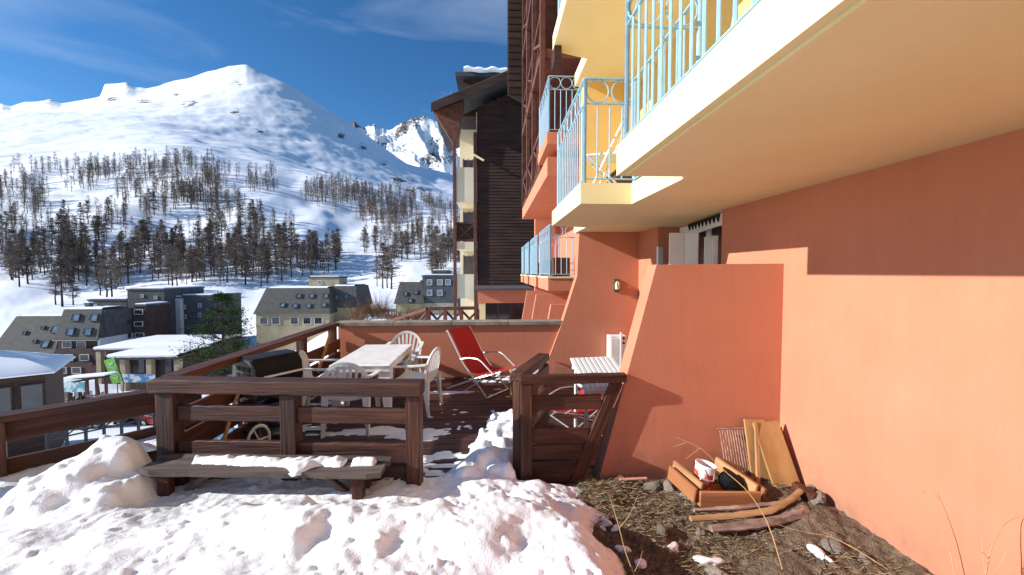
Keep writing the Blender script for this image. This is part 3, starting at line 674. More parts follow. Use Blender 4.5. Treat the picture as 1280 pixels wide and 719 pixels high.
# snow strip on the bench
bx_ = np.arange(-2.30, -.85, .012); by_ = np.arange(2.80, 3.20, .012); BX, BYg = np.meshgrid(bx_, by_)
cy_ = 3.05-.075*(BX+1.7)+.01*np.sin(BX*5); hw = .05+.018*vnoise(BX*7, BX*0, 90)+.06*np.exp(-((BX+1.40)/.07)**2)
hw = np.where((BX > -1.10) & (BX < -1.04), 0, hw); hw = np.where((BX < -2.25) | (BX > -.88), 0, hw)
bt = np.clip(1-((BYg-cy_+.04*np.exp(-((BX+1.40)/.07)**2))/np.maximum(hw, .001))**2, -1, 1); BT = np.where(bt > 0, np.sqrt(np.maximum(bt, 0))*.04*(1+.4*vnoise(BX*24, BYg*24, 91)), -.01)
bs = grid_obj('bench_snow', BX, BYg, .3855+BT, snowm, BT > 0); tag(bs, 'strip of melting snow lying on the plank bench', 'snow', kind='stuff')
# loose snow lumps on the earth
def blob_mesh(seed, sub=2, rough=.25, flat=.6, sc=(1, 1, 1)):
    bm = bmesh.new(); bmesh.ops.create_icosphere(bm, subdivisions=sub, radius=1); r = random.Random(seed)
    ph = [(r.uniform(-2, 2), r.uniform(-2, 2), r.uniform(-2, 2), r.uniform(0, 6)) for _ in range(7)]
    for v in bm.verts:
        d = sum(math.sin(v.co.x*a*1.6+v.co.y*b*1.6+v.co.z*c*1.6+e) for a, b, c, e in ph)/7
        v.co *= 1+d*rough*2; v.co.z *= flat; v.co.x *= sc[0]; v.co.y *= sc[1]
    me = bpy.data.meshes.new('m'); bm.to_mesh(me); bm.free(); return me
def blob_obj(name, loc, r, mat, seed, label, cat, group=None, flat=.6, rough=.25, sc=(1, 1, 1), rz=0, sm=False):
    me = blob_mesh(seed, 3 if sm else 2, rough, flat, sc); me.materials.append(mat)
    if sm: me.polygons.foreach_set('use_smooth', [True]*len(me.polygons))
    o = bpy.data.objects.new(name, me); put(o, None, Matrix.Translation(loc) @ Matrix.Rotation(rz, 4, 'Z') @ Matrix.Scale(r, 4))
    return tag(o, label, cat, group)
def gz(x, y): return float(ground_h(np.array([[x]]), np.array([[y]]))[0, 0])
def onp(px, py):  # point on the earth seen near a place
    d = FW+RT*(px-640)/FPX+UP*(359.5-py)/FPX; k = (.03-CAMZ)/d[2]; return d[0]*k, d[1]*k
for i, (px, py, r, sc) in enumerate([(888, 696, .055, (1.3, .8, 1)), (841, 683, .042, (1.1, .8, 1)), (1028, 699, .045, (1.5, .7, 1)), (757, 653, .035, (1, 1.2, 1)), (770, 660, .025, (1.3, 1, 1)), (800, 708, .03, (1, 1.3, 1)), (778, 692, .035, (1.3, 1, 1))]):
    x, y = onp(px, py); blob_obj('snow_lump', (x, y, gz(x, y)+r*.3), r, snowm, 100+i, 'small lump of melting snow lying on the bare earth', 'snow lump', 'snow lumps on the earth', .55, .5, sc, i, True)
stl = [(815, 604, .075, 'pale broken stone against the foot of the fin wall'), (836, 606, .065, 'angular light grey stone beside the timber offcuts'), (858, 617, .05, 'tan squarish stone wedged by the crate corner'), (1020, 636, .085, 'broad brown stone at the foot of the salmon wall'), (1034, 630, .065, 'rounded grey stone leaning on the salmon wall'), (1012, 622, .04, 'small dark red stone behind the wall stones'), (828, 664, .055, 'rounded grey stone alone in the dry grass'), (1043, 690, .07, 'upright tan stone beside a melting snow patch'), (1081, 704, .05, 'pale yellowish pebble near the salmon wall'), (900, 713, .07, 'large flat pale stone at the lower edge of the earth patch'), (875, 660, .04, 'dark stone half sunk in the matted grass')]
for i, (px, py, r, lb) in enumerate(stl):
    x, y = onp(px, py); blob_obj('stone', (x, y, gz(x, y)+r*.25), r*.9, stone, 200+i*3, lb, 'stone', None, .75, .3, (1.15, .8, 1), i*1.3)
for i in range(46):
    x, y = random.uniform(.95, 2.45), random.uniform(1.9, 3.25); r = random.uniform(.008, .02)
    blob_obj('pebble', (x, y, gz(x, y)+r*.3), r, stone, 300+i % 6, 'tiny pebble scattered on the bare earth', 'pebble', 'pebbles on the earth', .7, .3)
# matted dry grass and litter
n = 8000; gxr = .72+1.78*RS.rand(n)**1.5; gyr = RS.uniform(1.85, 3.36, n)
keepm = (fbm(gxr*2.3, gyr*2.3, 3, 44) > -.15-.5*(gxr < 1.5)) ; gxr, gyr = gxr[keepm], gyr[keepm]; n = len(gxr)
gl = RS.uniform(.025, .085, n); ga = RS.uniform(0, 6.28, n); gt_ = RS.uniform(.05, .6, n); gzv = ground_h(gxr, gyr)+.006
w_ = .0016
p = np.stack([gxr, gyr, gzv], 1); dr_ = np.stack([np.cos(ga)*np.cos(gt_), np.sin(ga)*np.cos(gt_), np.sin(gt_)], 1); sd = np.stack([-np.sin(ga), np.cos(ga), 0*ga], 1)*w_
v = np.stack([p-sd, p+sd, p+dr_*gl[:, None]*.6+sd*.8+[0, 0, .004], p+dr_*gl[:, None]], 1).reshape(-1, 3)
f = np.arange(4*n).reshape(n, 4)
go = raw_obj('dry_grass', v, f, grassm); tag(go, 'matted dry winter grass covering the bare earth', 'grass', kind='stuff')

# ================================================================== FURNITURE
tb_ = thing('plastic_table', 'white rectangular plastic garden table', 'table', (-1.57, 5.47, 0))
m = MB().box(-.36, .36, -.68, .68, .69, .72, .012); m.build('tabletop', tableplastic, tb_)
MB().box(-.345, .345, -.665, -.645, .63, .689).box(-.345, .345, .645, .665, .63, .689).box(-.345, -.325, -.644, .644, .63, .689).box(.325, .345, -.644, .644, .63, .689).build('apron', plastic, tb_)
for x in (-1, 1):
    for y in (-1, 1):
        MB().prism([(x*.33, .63), (x*.20, .63), (x*.29, 0), (x*.345, 0)], 'XZ', y*.64, y*.60).prism([(y*.64, .63), (y*.5, .63), (y*.59, 0), (y*.645, 0)], 'YZ', x*.345, x*.31).build('leg', plastic, tb_)
for k in range(5): board('shelf_slat', (-.2, .1, .60-.022*k), (.2, .1, .60-.022*k), .012, .02, plastic, tb_, world=False)
# monobloc armchair: faces local +Y
def armchair(label, loc, rz, first=[None]):
    if first[0] is None:
        t = thing('plastic_armchair', label, 'chair', loc, rz); first[0] = t
        rows = []
        for j in range(9):
            y = -.22+.45*j/8
            rows.append([(x*.24*(1-.10*(1-j/8)), y, .415+.022*(j/8)**2+.018*x*x-.012*math.cos(x*2)) for x in np.linspace(-1, 1, 9)])
        MB().sheet(rows, (0, 0, -.022)).build('seat', plastic, t, True)
        def bp(x, z):  # point on the reclined curved back
            return (x, -.22-.22*(z-.40)+.16*x*x*2.2*max(0, (z-.38)), z)
        W2, Z0, Z1 = .26, .42, .84
        arch = [bp(-W2*(.86+.14*min(1, q*2)) if False else -W2*math.cos(a), Z0+.16+(Z1-Z0-.16)*math.sin(a)) for q, a in enumerate(np.linspace(0, math.pi, 19))]
        sideL = [bp(-W2*(.88+.12*q), Z0+.16*q) for q in (0, .5)]; sideR = [bp(W2*(.88+.12*q), Z0+.16*q) for q in (.5, 0)]
        m = MB(); pl = sideL+arch+sideR
        M_rows = [[Vector(p)+Vector((0, -.012, 0)) for p in pl], [Vector(p)+Vector((0, .012, 0)) for p in pl]]
        ct = Vector((0, -.30, .58)); inner = [Vector(p)+(ct-Vector(p))*.15 for p in pl]
        m.sheet([pl, inner], (0, .022, 0)); m.build('back_rim', plastic, t, True)
        for i in range(7):
            a = (i-3)/3; xb = a*.135; xt = a*.20; zt = Z0+.16+(Z1-Z0-.16)*math.sqrt(max(0, 1-(xt/W2)**2))-.045
            pts = [bp(xb+(xt-xb)*q, Z0+.02+(zt-Z0-.02)*q) for q in np.linspace(0, 1, 6)]
            w = .013
            MB().sheet([[Vector(p)+Vector((-w*(1+.3*k/5), 0, 0)) for k, p in enumerate(pts)], [Vector(p)+Vector((w*(1+.3*k/5), 0, 0)) for k, p in enumerate(pts)]], (0, .012, 0)).build('back_slat', plastic, t)
        MB().sheet([[bp(x*.23, .40) for x in np.linspace(-1, 1, 7)], [bp(x*.235, .47) for x in np.linspace(-1, 1, 7)]], (0, .015, 0)).build('lower_back', plastic, t, True)
        for s in (-1, 1):
            ap = [(s*.255, -.26, .67), (s*.275, -.1, .655), (s*.285, .08, .645), (s*.275, .2, .63), (s*.262, .245, .58)]
            MB().sheet([[(x-.028, y, z) for x, y, z in ap], [(x+.028, y, z) for x, y, z in ap]], (0, 0, -.018)).build('armrest', plastic, t, True)
            MB().prism([(.20, .0), (.235, 0), (.275, .60), (.215, .60)], 'YZ', s*.255, s*.272).prism([(s*.272, 0), (s*.235, 0), (s*.20, .42), (s*.272, .6)], 'XZ', .218, .232).build('leg', plastic, t)
            MB().prism([(-.30, 0), (-.265, 0), (-.19, .44), (-.25, .46)], 'YZ', s*.24, s*.256).prism([(s*.256, 0), (s*.22, 0), (s*.18, .42), (s*.25, .45)], 'XZ', -.275, -.262).build('leg', plastic, t)
        return t
    t = copy_tree(first[0]); t.location = loc; t.rotation_euler = (0, 0, rz); t['label'] = label; return t
armchair('white plastic armchair with its fanned back turned to the front railing', (-1.64, 4.72, 0), R(4))
armchair('white plastic armchair beside the black barbecue', (-2.10, 5.18, 0), R(-74))
armchair('white plastic armchair on the side of the table towards the red chair', (-1.02, 5.30, 0), R(78))
armchair('white plastic armchair between the table and the parapet', (-1.42, 6.42, 0), R(180))
# red reclining tube chair (faces local +X)
def recliner(label, loc, rz, low=1):
    t = thing('folding_recliner', label, 'chair', loc, rz); w = .27; tu = .0125
    for s in (-w, w):
        m = MB().tube([(-.46, s, .97), (-.43, s, .99), (-.14, s, .50), (.26, s, .035), (.29, s, .014)], tu, 8); m.build('back_upright', chrome, t, True)
        MB().tube([(.50, s*.93, .44), (.02, s*.93, .24), (-.46, s*.93, .02)], tu, 8).build('leg', chrome, t, True)
        MB().tube([(-.17, s*1.06, .56), (.0, s*1.06, .60), (.14, s*1.06, .60), (.20, s*1.06, .57), (.40, s*1.06, .405)], tu, 8).build('armrest', chrome, t, True)
        MB().tube([(-.10, s, .06), (.24, s, .30)], tu*.8, 8).build('support', chrome, t, True)
    MB().tube([(.29, -w, .014), (.29, w, .014)], tu, 8).build('cross_bar', chrome, t, True)
    for cx_, cw, cz in ((-.46, w*.93, .02), (-.44, w, .985), (.50, w*.93, .44)): MB().tube([(cx_, -cw, cz), (cx_, cw, cz)], tu, 8).build('cross_bar', chrome, t, True)
    prof = [(-.455, 1.0), (-.40, .97), (-.30, .80), (-.20, .62), (-.10, .46), (-.02, .365), (.06, .335), (.18, .345), (.34, .39), (.52, .455)]
    rows = [[(x+.015*math.cos(k*1.1)*0, y, z-.02*(1-(y/w)**2)*math.sin(min(1, i/9)*3.14)) for k, y in enumerate(np.linspace(-w*.9, w*.9, 9))] for i, (x, z) in enumerate(prof)]
    MB().sheet(rows, (.006, 0, .006)).build('sling', red, t, True)
    if low != 1: t.scale = (1.05, 1, low)
    return t
recliner('red sling reclining chair open against the terracotta parapet', (-.16, 6.10, 0), R(-36), .93)
recliner('second red folding chair behind the corner railing with the slanted post', (1.12, 4.82, 0), R(200), .56)
ps = thing('slatted_seat', 'white slatted plastic seat tilted up behind the corner railing', 'seat', (1.22, 4.42, 0), R(8))
MB().box(-.27, .27, -.25, -.19, .49, .575, .012).build('front_rail', plastic, ps); MB().box(-.27, .27, .16, .2, .69, .735, .008).build('back_rail', plastic, ps)
MB().box(-.265, -.235, -.19, .16, .55, .575, .006).build('side_rail', plastic, ps); MB().box(.235, .265, -.19, .16, .55, .575, .006).build('side_rail', plastic, ps)
MB().obox(Matrix.Translation((0, .0, .672)) @ Matrix.Rotation(math.atan2(.215, .51), 4, 'X'), .53, .53, .02, .006).build('seat_panel', plastic, ps)
for i in range(9): board('slat', (-.24+.06*i, -.24, .585), (-.24+.06*i, .27, .80), .025, .05, plastic, ps, world=False)
for x in (-.23, .23):
    for y in (-.16, .16): MB().obox(Matrix.Translation((x, y, .275 if y < 0 else .35)), .035, .035, .55 if y < 0 else .70, .006).build('leg', plastic, ps)
# little wooden side table with a paper cloth
stt = thing('wooden_side_table', 'small pale wooden side table beside the open gate', 'table', (.50, 5.48, 0), R(6))
for i in range(4): board('top_slat', (-.24, -.15+i*.1, .425), (.24, -.15+i*.1, .425), .02, .092, wood_raw, stt, world=False)
for x in (-.2, .2):
    for y in (-.15, .15): MB().obox(Matrix.Translation((x, y, .207)), .045, .045, .414, .004).build('leg', wood_raw, stt)
board('apron', (-.2, -.165, .385), (.2, -.165, .385), .05, .018, wood_raw, stt, world=False)
cloth = M_('patterned_cloth', (.32, .30, .27), (.72, .70, .66), 40, .9, .01)
rows = [[(.50+x+.006*math.sin(9*y), 5.48+y, .44-(.10*max(0, abs(y)-.2)/.06 if abs(y) > .2 else 0)+.004*math.sin(14*x+9*y)) for x in np.linspace(-.21, .17, 14)] for y in np.linspace(-.245, .22, 14)]
tag(MB().sheet(rows, (0, 0, .004)).build('printed_cloth', cloth, None, True), 'grey printed cloth draped over the small wooden side table', 'cloth')
jar = thing('glass_jar', 'small clear glass jar at the edge of the wooden side table', 'jar', (.69, 5.36, .436))
gl_ = M_('clear_glass', (.75, .78, .78), None, 4, .08, spec=.8); gl_.node_tree.nodes['Principled BSDF'].inputs['Transmission Weight'].default_value = .85
MB().lathe([(.035, .0), (.045, .005), (.045, .085), (.038, .1), (.034, .1), (.04, .08), (.04, .012), (.01, .01)], 18).build('body', gl_, jar, True)
MB().lathe([(.040, .1), (.044, .104), (.044, .118), (.04, .122), (.01, .122)], 18).build('lid', chrome, jar, True)
# white utility cabinet on the far fin
ub = thing('utility_cabinet', 'narrow white metal utility cabinet standing against the far fin wall', 'cabinet', (2.14, 6.72, 0))
MB().box(-.15, .14, -.08, .11, .02, .74, .008).build('body', whitemetal, ub); MB().box(.02, .055, -.105, -.081, .01, .80, .004).build('door_post', whitemetal, ub)
MB().box(-.13, .0, -.092, -.081, .06, .70, .004).build('door', plastic, ub)
for z in (.70, .62): MB().lathe([(.018, 0), (.018, .02), (.012, .026)], 10, Matrix.Translation((.085, -.081, z)) @ Matrix.Rotation(R(90), 4, 'X')).build('knob', black, ub)
# wall lamp
wl = thing('wall_lamp', 'small caged lamp mounted on the terracotta fin wall', 'lamp', (2.16, BY-.001, 1.48))
MB().box(-.045, .045, -.025, 0, 0, .22, .006).build('back_plate', darkmetal, wl)
MB().lathe([(.02, .03), (.045, .05), (.05, .11), (.04, .16), (.015, .185)], 12, Matrix.Translation((0, -.075, 0))).build('glass', cream, wl, True)
for a in range(6): MB().tube([(.055*math.cos(a*1.047)*k, -.075+.055*math.sin(a*1.047)*k, z) for k, z in ((.5, .02), (1, .05), (1.05, .11), (.5, .195))], .004, 5).build('cage_bar', darkmetal, wl)
MB().tube([(0, -.02, .205), (0, -.075, .205), (0, -.075, .19)], .01, 6).build('arm', darkmetal, wl)
# chair and box on the balcony above
fc = thing('folding_balcony_chair', 'grey folding chair on the cream balcony above the terrace', 'chair', (1.36, 4.75, 2.72), R(160))
for s in (-.2, .2):
    MB().tube([(-.22, s, .85), (.18, s, .01)], .012, 6).build('leg', chrome, fc, True); MB().tube([(.2, s, .45), (-.22, s, .01)], .012, 6).build('leg', chrome, fc, True)
MB().box(-.2, .22, -.19, .19, .44, .47, .008).build('seat', whitemetal, fc)
MB().obox(Matrix.Translation((-.19, 0, .72)) @ Matrix.Rotation(R(-25), 4, 'Y'), .02, .38, .26, .006).build('backrest', whitemetal, fc)
sb_ = thing('storage_box', 'dark brown storage box on the balcony behind the folding chair', 'box', (1.85, 5.35, 2.72))
MB().box(-.25, .3, -.2, .2, 0, .38, .01).build('body', brownwall, sb_); MB().box(-.27, .32, -.22, .22, .381, .42, .01).build('lid', siding, sb_)
# barbecue trolley
bq = thing('barbecue', 'black hooded barbecue trolley with pale wheels by the side railing', 'barbecue', (-2.38, 4.36, 0), R(58)); bq.scale = (.8, .92, 1.08)
MB().prism([(-.2, .60), (-.24, .66), (-.22, .80), (-.14, .875), (.08, .885), (.2, .84), (.24, .68), (.21, .60)], 'YZ', -.30, .30).build('hood', black, bq, True)
MB().box(-.31, .31, -.25, .25, .50, .598, .01).build('firebox', black, bq)
MB().prism([(-.215, .62), (-.235, .66), (-.215, .79), (-.14, .86), (.07, .87), (.19, .83), (.22, .68), (.2, .62)], 'YZ', -.33, -.302).build('end_cap', darkmetal, bq)
for r_ in range(2):
    for c_ in range(3): MB().box(-.338, -.3305, -.15+c_*.1, -.085+c_*.1, .70+r_*.06, .74+r_*.06).build('vent', black, bq)
MB().tube([(-.26, -.27, .70), (-.26, -.31, .72), (.26, -.31, .72), (.26, -.27, .70)], .012, 7).build('handle', chrome, bq, True)
for x in (-.27, .27):
    for y in (-.2, .2): MB().tube([(x, y, .0 if x > 0 else .1), (x, y, .5)], .016, 7).build('leg', darkmetal, bq)
MB().box(-.28, .28, -.2, .2, .14, .17, .004).build('shelf', darkmetal, bq)
for y in (-.24, .24):
    wv = MB().tube([(-.30+.13*math.cos(a), y, .142+.13*math.sin(a)) for a in np.linspace(0, 6.283, 22, endpoint=False)], .016, 7, True).build('wheel', plastic, bq, True)
    for a in range(3): MB().tube([(-.30+.12*math.cos(a*2.09), y, .142+.12*math.sin(a*2.09)), (-.30, y, .142)], .009, 5).build('spoke', plastic, wv)
gb_ = thing('gas_bottle', 'dark blue gas bottle under the barbecue trolley', 'gas bottle', (-2.37, 4.38, .187))
bluem = M_('dark_blue_enamel', (.01, .015, .05), (.02, .03, .08), 5, .4)
MB().lathe([(.10, 0), (.12, .02), (.12, .2), (.1, .25), (.03, .28), (.03, .31)], 18).build('body', bluem, gb_, True)
MB().tube([(.05, .05, .25), (.05, .05, .30), (-.05, .05, .30), (-.05, .05, .25)], .008, 6).build('handle', darkmetal, gb_)
# stick leaning on the side rail
lp = thing('leaning_pole', 'pale wooden pole leaning on the valley side railing', 'pole', (-2.50, 4.0, .0))
MB().tube([(-2.44, 3.55, .0), (-2.50, 3.95, .52), (-2.52, 4.30, .91)], [.018, .017, .014], 7).build('shaft', wood_raw, lp, True, Matrix())

# ================================================================== TIMBER OFFCUTS BY THE WALL
def leaning(name, label, x0, x1, tilt, yb, yt, ht, th, mat):
    t = thing(name, label, 'board', ((x0+x1)/2, yb, gz((x0+x1)/2, yb)))
    g = gz((x0+x1)/2, yb)+.003
    board('panel', ((x0+x1)/2, yb, g), ((x0+x1)/2+tilt, yt, ht), x1-x0, th, mat, t, up=(1, 0, 0), c=.002)
    return t
leaning('plywood_sheet', 'wide plywood board leaning in the corner of the salmon wall', 2.27, 2.50, -.03, 3.06, 3.30, .525, .018, ply)
leaning('plywood_sheet', 'narrower plywood board leaning behind the wide plywood board', 2.16, 2.34, .03, 3.17, 3.335, .535, .018, ply)
leaning('timber_lath', 'thin pale lath leaning against the left edge of the plywood boards', 2.155, 2.185, .10, 3.10, 3.29, .53, .018, wood_raw)
wr = thing('wire_rack', 'rusty wire oven rack leaning on the fin wall beside the plywood', 'rack', (2.11, 3.25, .10))
rust = M_('rusty_wire', (.25, .13, .09), (.52, .36, .30), 20, .6, metal=.3)
MB().tube([(1.96, 3.345, .455), (2.27, 3.345, .455)], .007, 6).build('top_bar', rust, wr, False, Matrix()); MB().tube([(1.96, 3.22, .09), (2.27, 3.22, .09)], .006, 6).build('bottom_bar', rust, wr, False, Matrix())
for i in range(13): MB().tube([(1.98+i*.0225, 3.22, .09), (1.98+i*.0225, 3.345, .455)], .004, 5).build('wire', rust, wr, False, Matrix())
cr = thing('offcut_crate', 'rough crate of reddish timber offcuts below the wire rack', 'crate', (1.78, 3.0, .03))
redwood = M_('red_offcut', (.25, .085, .03), (.46, .19, .075), 7, .75, .03, 40, GR, rnd=.2)
board('front_board', (1.56, 2.88, .11), (2.02, 2.86, .105), .12, .025, redwood, cr)
board('side_board', (1.545, 2.90, .12), (1.46, 3.18, .17), .12, .03, redwood, cr); board('side_board', (1.60, 2.92, .15), (1.51, 3.21, .20), .12, .03, wood_raw, cr)
board('side_board', (2.02, 2.90, .14), (1.90, 3.26, .20), .11, .03, wood_raw, cr); board('side_board', (2.07, 2.88, .12), (1.97, 3.24, .17), .11, .03, redwood, cr)
board('floor_board', (1.56, 3.03, .055), (2.02, 3.03, .055), .02, .28, redwood, cr)
bk = thing('paint_bucket', 'dented white bucket with red print standing in the crate', 'bucket', (1.66, 3.06, .068))
MB().lathe([(.06, 0), (.066, .005), (.075, .21), (.08, .215), (.08, .228), (.075, .228), (.070, .2), (.058, .02), (.01, .015)], 20, Matrix.Rotation(R(12), 4, 'Y')).build('body', whitemetal, bk, True)
redp = M_('red_print', (.45, .06, .03), (.7, .6, .55), 14, .5, lo=.45, hi=.55)
MB().lathe([(.066, .02), (.0685, .021), (.0745, .17), (.072, .171)], 20, Matrix.Rotation(R(12), 4, 'Y')).build('printed_band', redp, bk, True)
MB().tube([(-.03, -.07, .22), (-.05, -.095, .15), (.05, -.1, .13), (.10, -.04, .2)], .004, 5).build('handle', chrome, bk)
blob_obj('rubbish_bag', (1.87, 3.02, .165), .095, black, 401, 'crumpled black rubbish bag stuffed in the crate', 'bag', None, .8, .3, (1.1, .9, 1))
def logp(name, label, pts, r, sec, mat):
    t = thing(name, label, 'log', pts[0]); pp = [Vector(p) for p in pts]
    m = MB(); n = 22; fine = []; rf = []
    for i in range(n+1):
        u = i/n*(len(pp)-1); k = min(int(u), len(pp)-2); fine.append(pp[k].lerp(pp[k+1], u-k)); rf.append((r[k]+(r[k+1]-r[k])*(u-k))*(1+.08*math.sin(i*1.9)+.06*math.sin(i*3.7+1)))
    m.tube(fine, rf, sec+3); rn = random.Random(int(pts[0][0]*1000)); ph = rn.uniform(0, 6)
    for i, q in enumerate(m.v):
        ring, j = divmod(i, sec+3); c = fine[min(ring, n)]; d = Vector(q)-c; g = 1+.16*math.sin(j*2.3+ph)+.10*math.sin(j*1.1+ring*.35)+rn.uniform(-.05, .05); m.v[i] = tuple(c+Vector((d.x*g, d.y*g, d.z*g*.82)))
    return m.build('trunk_slab', mat, t, True, Matrix())
logp('split_log', 'long grey split log lying foremost before the crate', [(1.50, 2.62, .055), (1.75, 2.63, .06), (2.0, 2.66, .065), (2.18, 2.70, .08), (2.28, 2.74, .10)], [.026, .03, .033, .037, .026], 9, bark)
logp('split_log', 'tan curved log slab lying between the crate and the foremost log', [(1.40, 2.70, .075), (1.7, 2.715, .075), (2.0, 2.74, .085), (2.2, 2.80, .125), (2.34, 2.87, .16)], [.02, .025, .026, .024, .022], 7, wood_raw)
logp('split_log', 'thin pinkish bark pole resting against the crate front', [(1.47, 2.79, .08), (1.8, 2.79, .085), (2.14, 2.82, .09), (2.25, 2.83, .10)], [.016, .02, .02, .016], 8, bark)
bo = thing('timber_block', 'dark sawn timber block at the end of the logs', 'timber block', (2.38, 2.88, .03))
MB().obox(Matrix.Translation((2.38, 2.89, .10)) @ Matrix.Rotation(R(25), 4, 'Z') @ Matrix.Rotation(R(12), 4, 'X'), .07, .16, .15, .006).build('block', wood_rail, bo, False, Matrix())
pk = thing('pink_tube', 'short pinkish plastic tube lying at the foot of the fin wall', 'tube', (1.2, 3.3, .05))
pinkm = M_('faded_pink_plastic', (.55, .25, .18), (.65, .33, .25), 8, .6)
MB().tube([(1.08, 3.29, .055), (1.32, 3.30, .055)], .012, 8).build('pipe', pinkm, pk, False, Matrix())
# dry stalks
def stalk(label, pts, r, twigs=()):
    t = thing('dry_stalk', label, 'dry plant', pts[0])
    def cv(ps, n=14):
        ps = [Vector(p) for p in ps]; out = []
        for i in range(n+1):
            u = i/n*(len(ps)-1); k = min(int(u), len(ps)-2); fr = u-k
            a, b, c, d = ps[max(k-1, 0)], ps[k], ps[k+1], ps[min(k+2, len(ps)-1)]
            out.append(.5*((2*b)+(c-a)*fr+(2*a-5*b+4*c-d)*fr*fr+(3*b-a-3*c+d)*fr**3))
        return out
    r *= .7; c = cv(pts); MB().tube(c, [r*(1-.75*i/len(c)) for i in range(len(c))], 5).build('stem', straw, t, True, Matrix())
    for tw in twigs:
        c = cv(tw, 6); MB().tube(c, [r*.5*(1-.7*i/len(c)) for i in range(len(c))], 4).build('twig', straw, t, True, Matrix())
P_ = lambda px, py, Y: tuple(at(px, py, Y))
stalk('long dry stalk arching over the crate to its forked tip', [P_(978, 712, 2.15), P_(960, 655, 2.3), P_(935, 615, 2.45), P_(905, 588, 2.6), P_(875, 560, 2.75), P_(845, 547, 2.85)], .0055, [[P_(858, 553, 2.8), P_(850, 556, 2.8), P_(841, 559, 2.82)], [P_(875, 560, 2.75), P_(866, 567, 2.74), P_(857, 574, 2.74)], [P_(850, 549, 2.83), P_(846, 546, 2.83), P_(842, 545, 2.83)]])
stalk('thin pale stalk leaning against the salmon wall', [P_(1195, 730, 1.95), P_(1185, 680, 2.0), P_(1168, 640, 2.05), P_(1150, 607, 2.1)], .004, [[P_(1152, 612, 2.1), P_(1156, 615, 2.1), P_(1158, 620, 2.1)]])
stalk('bent dry stalk curling over at the right of the salmon wall', [P_(1230, 735, 1.7), P_(1238, 690, 1.72), P_(1252, 660, 1.74), P_(1268, 648, 1.75), P_(1290, 645, 1.74)], .004, [[P_(1236, 700, 1.72), P_(1228, 690, 1.7), P_(1220, 700, 1.7)], [P_(1245, 715, 1.7), P_(1258, 690, 1.7), P_(1262, 700, 1.7)], [P_(1232, 720, 1.7), P_(1228, 695, 1.7), P_(1227, 672, 1.7)]])
stalk('forked dry stalk rising at the snow edge', [P_(795, 725, 2.05), P_(782, 690, 2.12), P_(774, 660, 2.2), P_(765, 630, 2.3), P_(762, 618, 2.32)], .005, [[P_(774, 660, 2.2), P_(786, 645, 2.2), P_(797, 620, 2.22)], [P_(793, 715, 2.05), P_(800, 700, 2.06), P_(803, 688, 2.07)]])
stalk('dry stalk trailing along the earth towards the wall stones', [P_(1110, 712, 2.2), P_(1075, 690, 2.3), P_(1040, 672, 2.4), P_(1000, 664, 2.45), P_(970, 655, 2.5)], .004, [[P_(1040, 672, 2.4), P_(1018, 655, 2.45), P_(1010, 635, 2.5)]])
# ================================================================== VILLAGE
def vbase(x, y): return float(Hf(np.array([x]), np.array([y]))[0])
def window(parent, p, w, h, n, pane, frame_=None, d=.08):
    """window on a slanted or upright face: p centre, n outward normal"""
    n = Vector(n).normalized(); z = Vector((0, 0, 1)); x = z.cross(n).normalized(); u = n.cross(x)
    M = Matrix((x, u, n)).transposed().to_4x4(); M.translation = Vector(p)+n*d*.5
    m = MB(); t = .09
    m.obox(Matrix.Translation((0, h/2, 0)), w+t, t, d, 0).obox(Matrix.Translation((0, -h/2, 0)), w+t, t, d, 0).obox(Matrix.Translation((w/2, 0, 0)), t, h-t, d, 0).obox(Matrix.Translation((-w/2, 0, 0)), t, h-t, d, 0)
    o = m.build('window', frame_ or whitewall, parent, False, M)
    MB().box(-w/2+.03, w/2-.03, -h/2+.03, h/2-.03, -.03, .02).build('pane', pane, o, False, M)
    return o
def block(name, label, px0, px1, Yf, depth, ytop, yeave, ybase, inset, roofm, wallm, sideslant=0):
    """mansard block: slanted shingle face above yeave, wall below; px/y describe its front"""
    a = at(px0, yeave, Yf); b = at(px1, yeave, Yf); zt = at(px0, ytop, Yf).z; zb = min(at(px0, ybase, Yf).z, vbase((a.x+b.x)/2, Yf)-.5)
    x0, x1 = a.x, b.x; z1 = a.z
    t = thing(name, label, 'building', ((x0+x1)/2, Yf+depth/2, zb))
    ix = sideslant
    v = [(x0, Yf, z1), (x1, Yf, z1), (x1, Yf+depth, z1), (x0, Yf+depth, z1), (x0+ix, Yf+inset, zt), (x1-ix, Yf+inset, zt), (x1-ix, Yf+depth-inset, zt), (x0+ix, Yf+depth-inset, zt)]
    MB().add(v, [(0, 1, 5, 4), (1, 2, 6, 5), (2, 3, 7, 6), (3, 0, 4, 7), (4, 5, 6, 7), (0, 3, 2, 1)]).build('roof', roofm, t, False, Matrix())
    MB().box(x0+.35, x1-.35, Yf+.5, Yf+depth-.5, zb, z1-.01).build('wall', wallm, t, False, Matrix())
    t_ = dict(t=t, x0=x0, x1=x1, z1=z1, zt=zt, zb=zb, Yf=Yf, inset=inset, depth=depth)
    # roof snow slab
    n = 10; rs = random.Random(int(px0))
    rows = [[(x0+ix+.5+(x1-x0-2*ix-1)*i/n, yy, zt+.02+(.22+.1*rs.random() if k in (1, 2) else 0)) for i in range(n+1)] for k, yy in enumerate((Yf+inset+.3, Yf+inset+.8, Yf+depth-inset-.8, Yf+depth-inset-.3))]
    MB().sheet(rows).build('roof_snow', snowm, t, True, Matrix())
    return t_
def roofwin(B, px, py, w=1.1, h=1.2, pane=None):
    p0 = at(px, py, B['Yf']); k = (p0.z-B['z1'])/(B['zt']-B['z1'])
    p = Vector((p0.x, B['Yf']+B['inset']*k, p0.z)); n = (0, -(B['zt']-B['z1']), B['inset'])
    return window(B['t'], p, w, h, n, pane or skyglass, slate, .25)
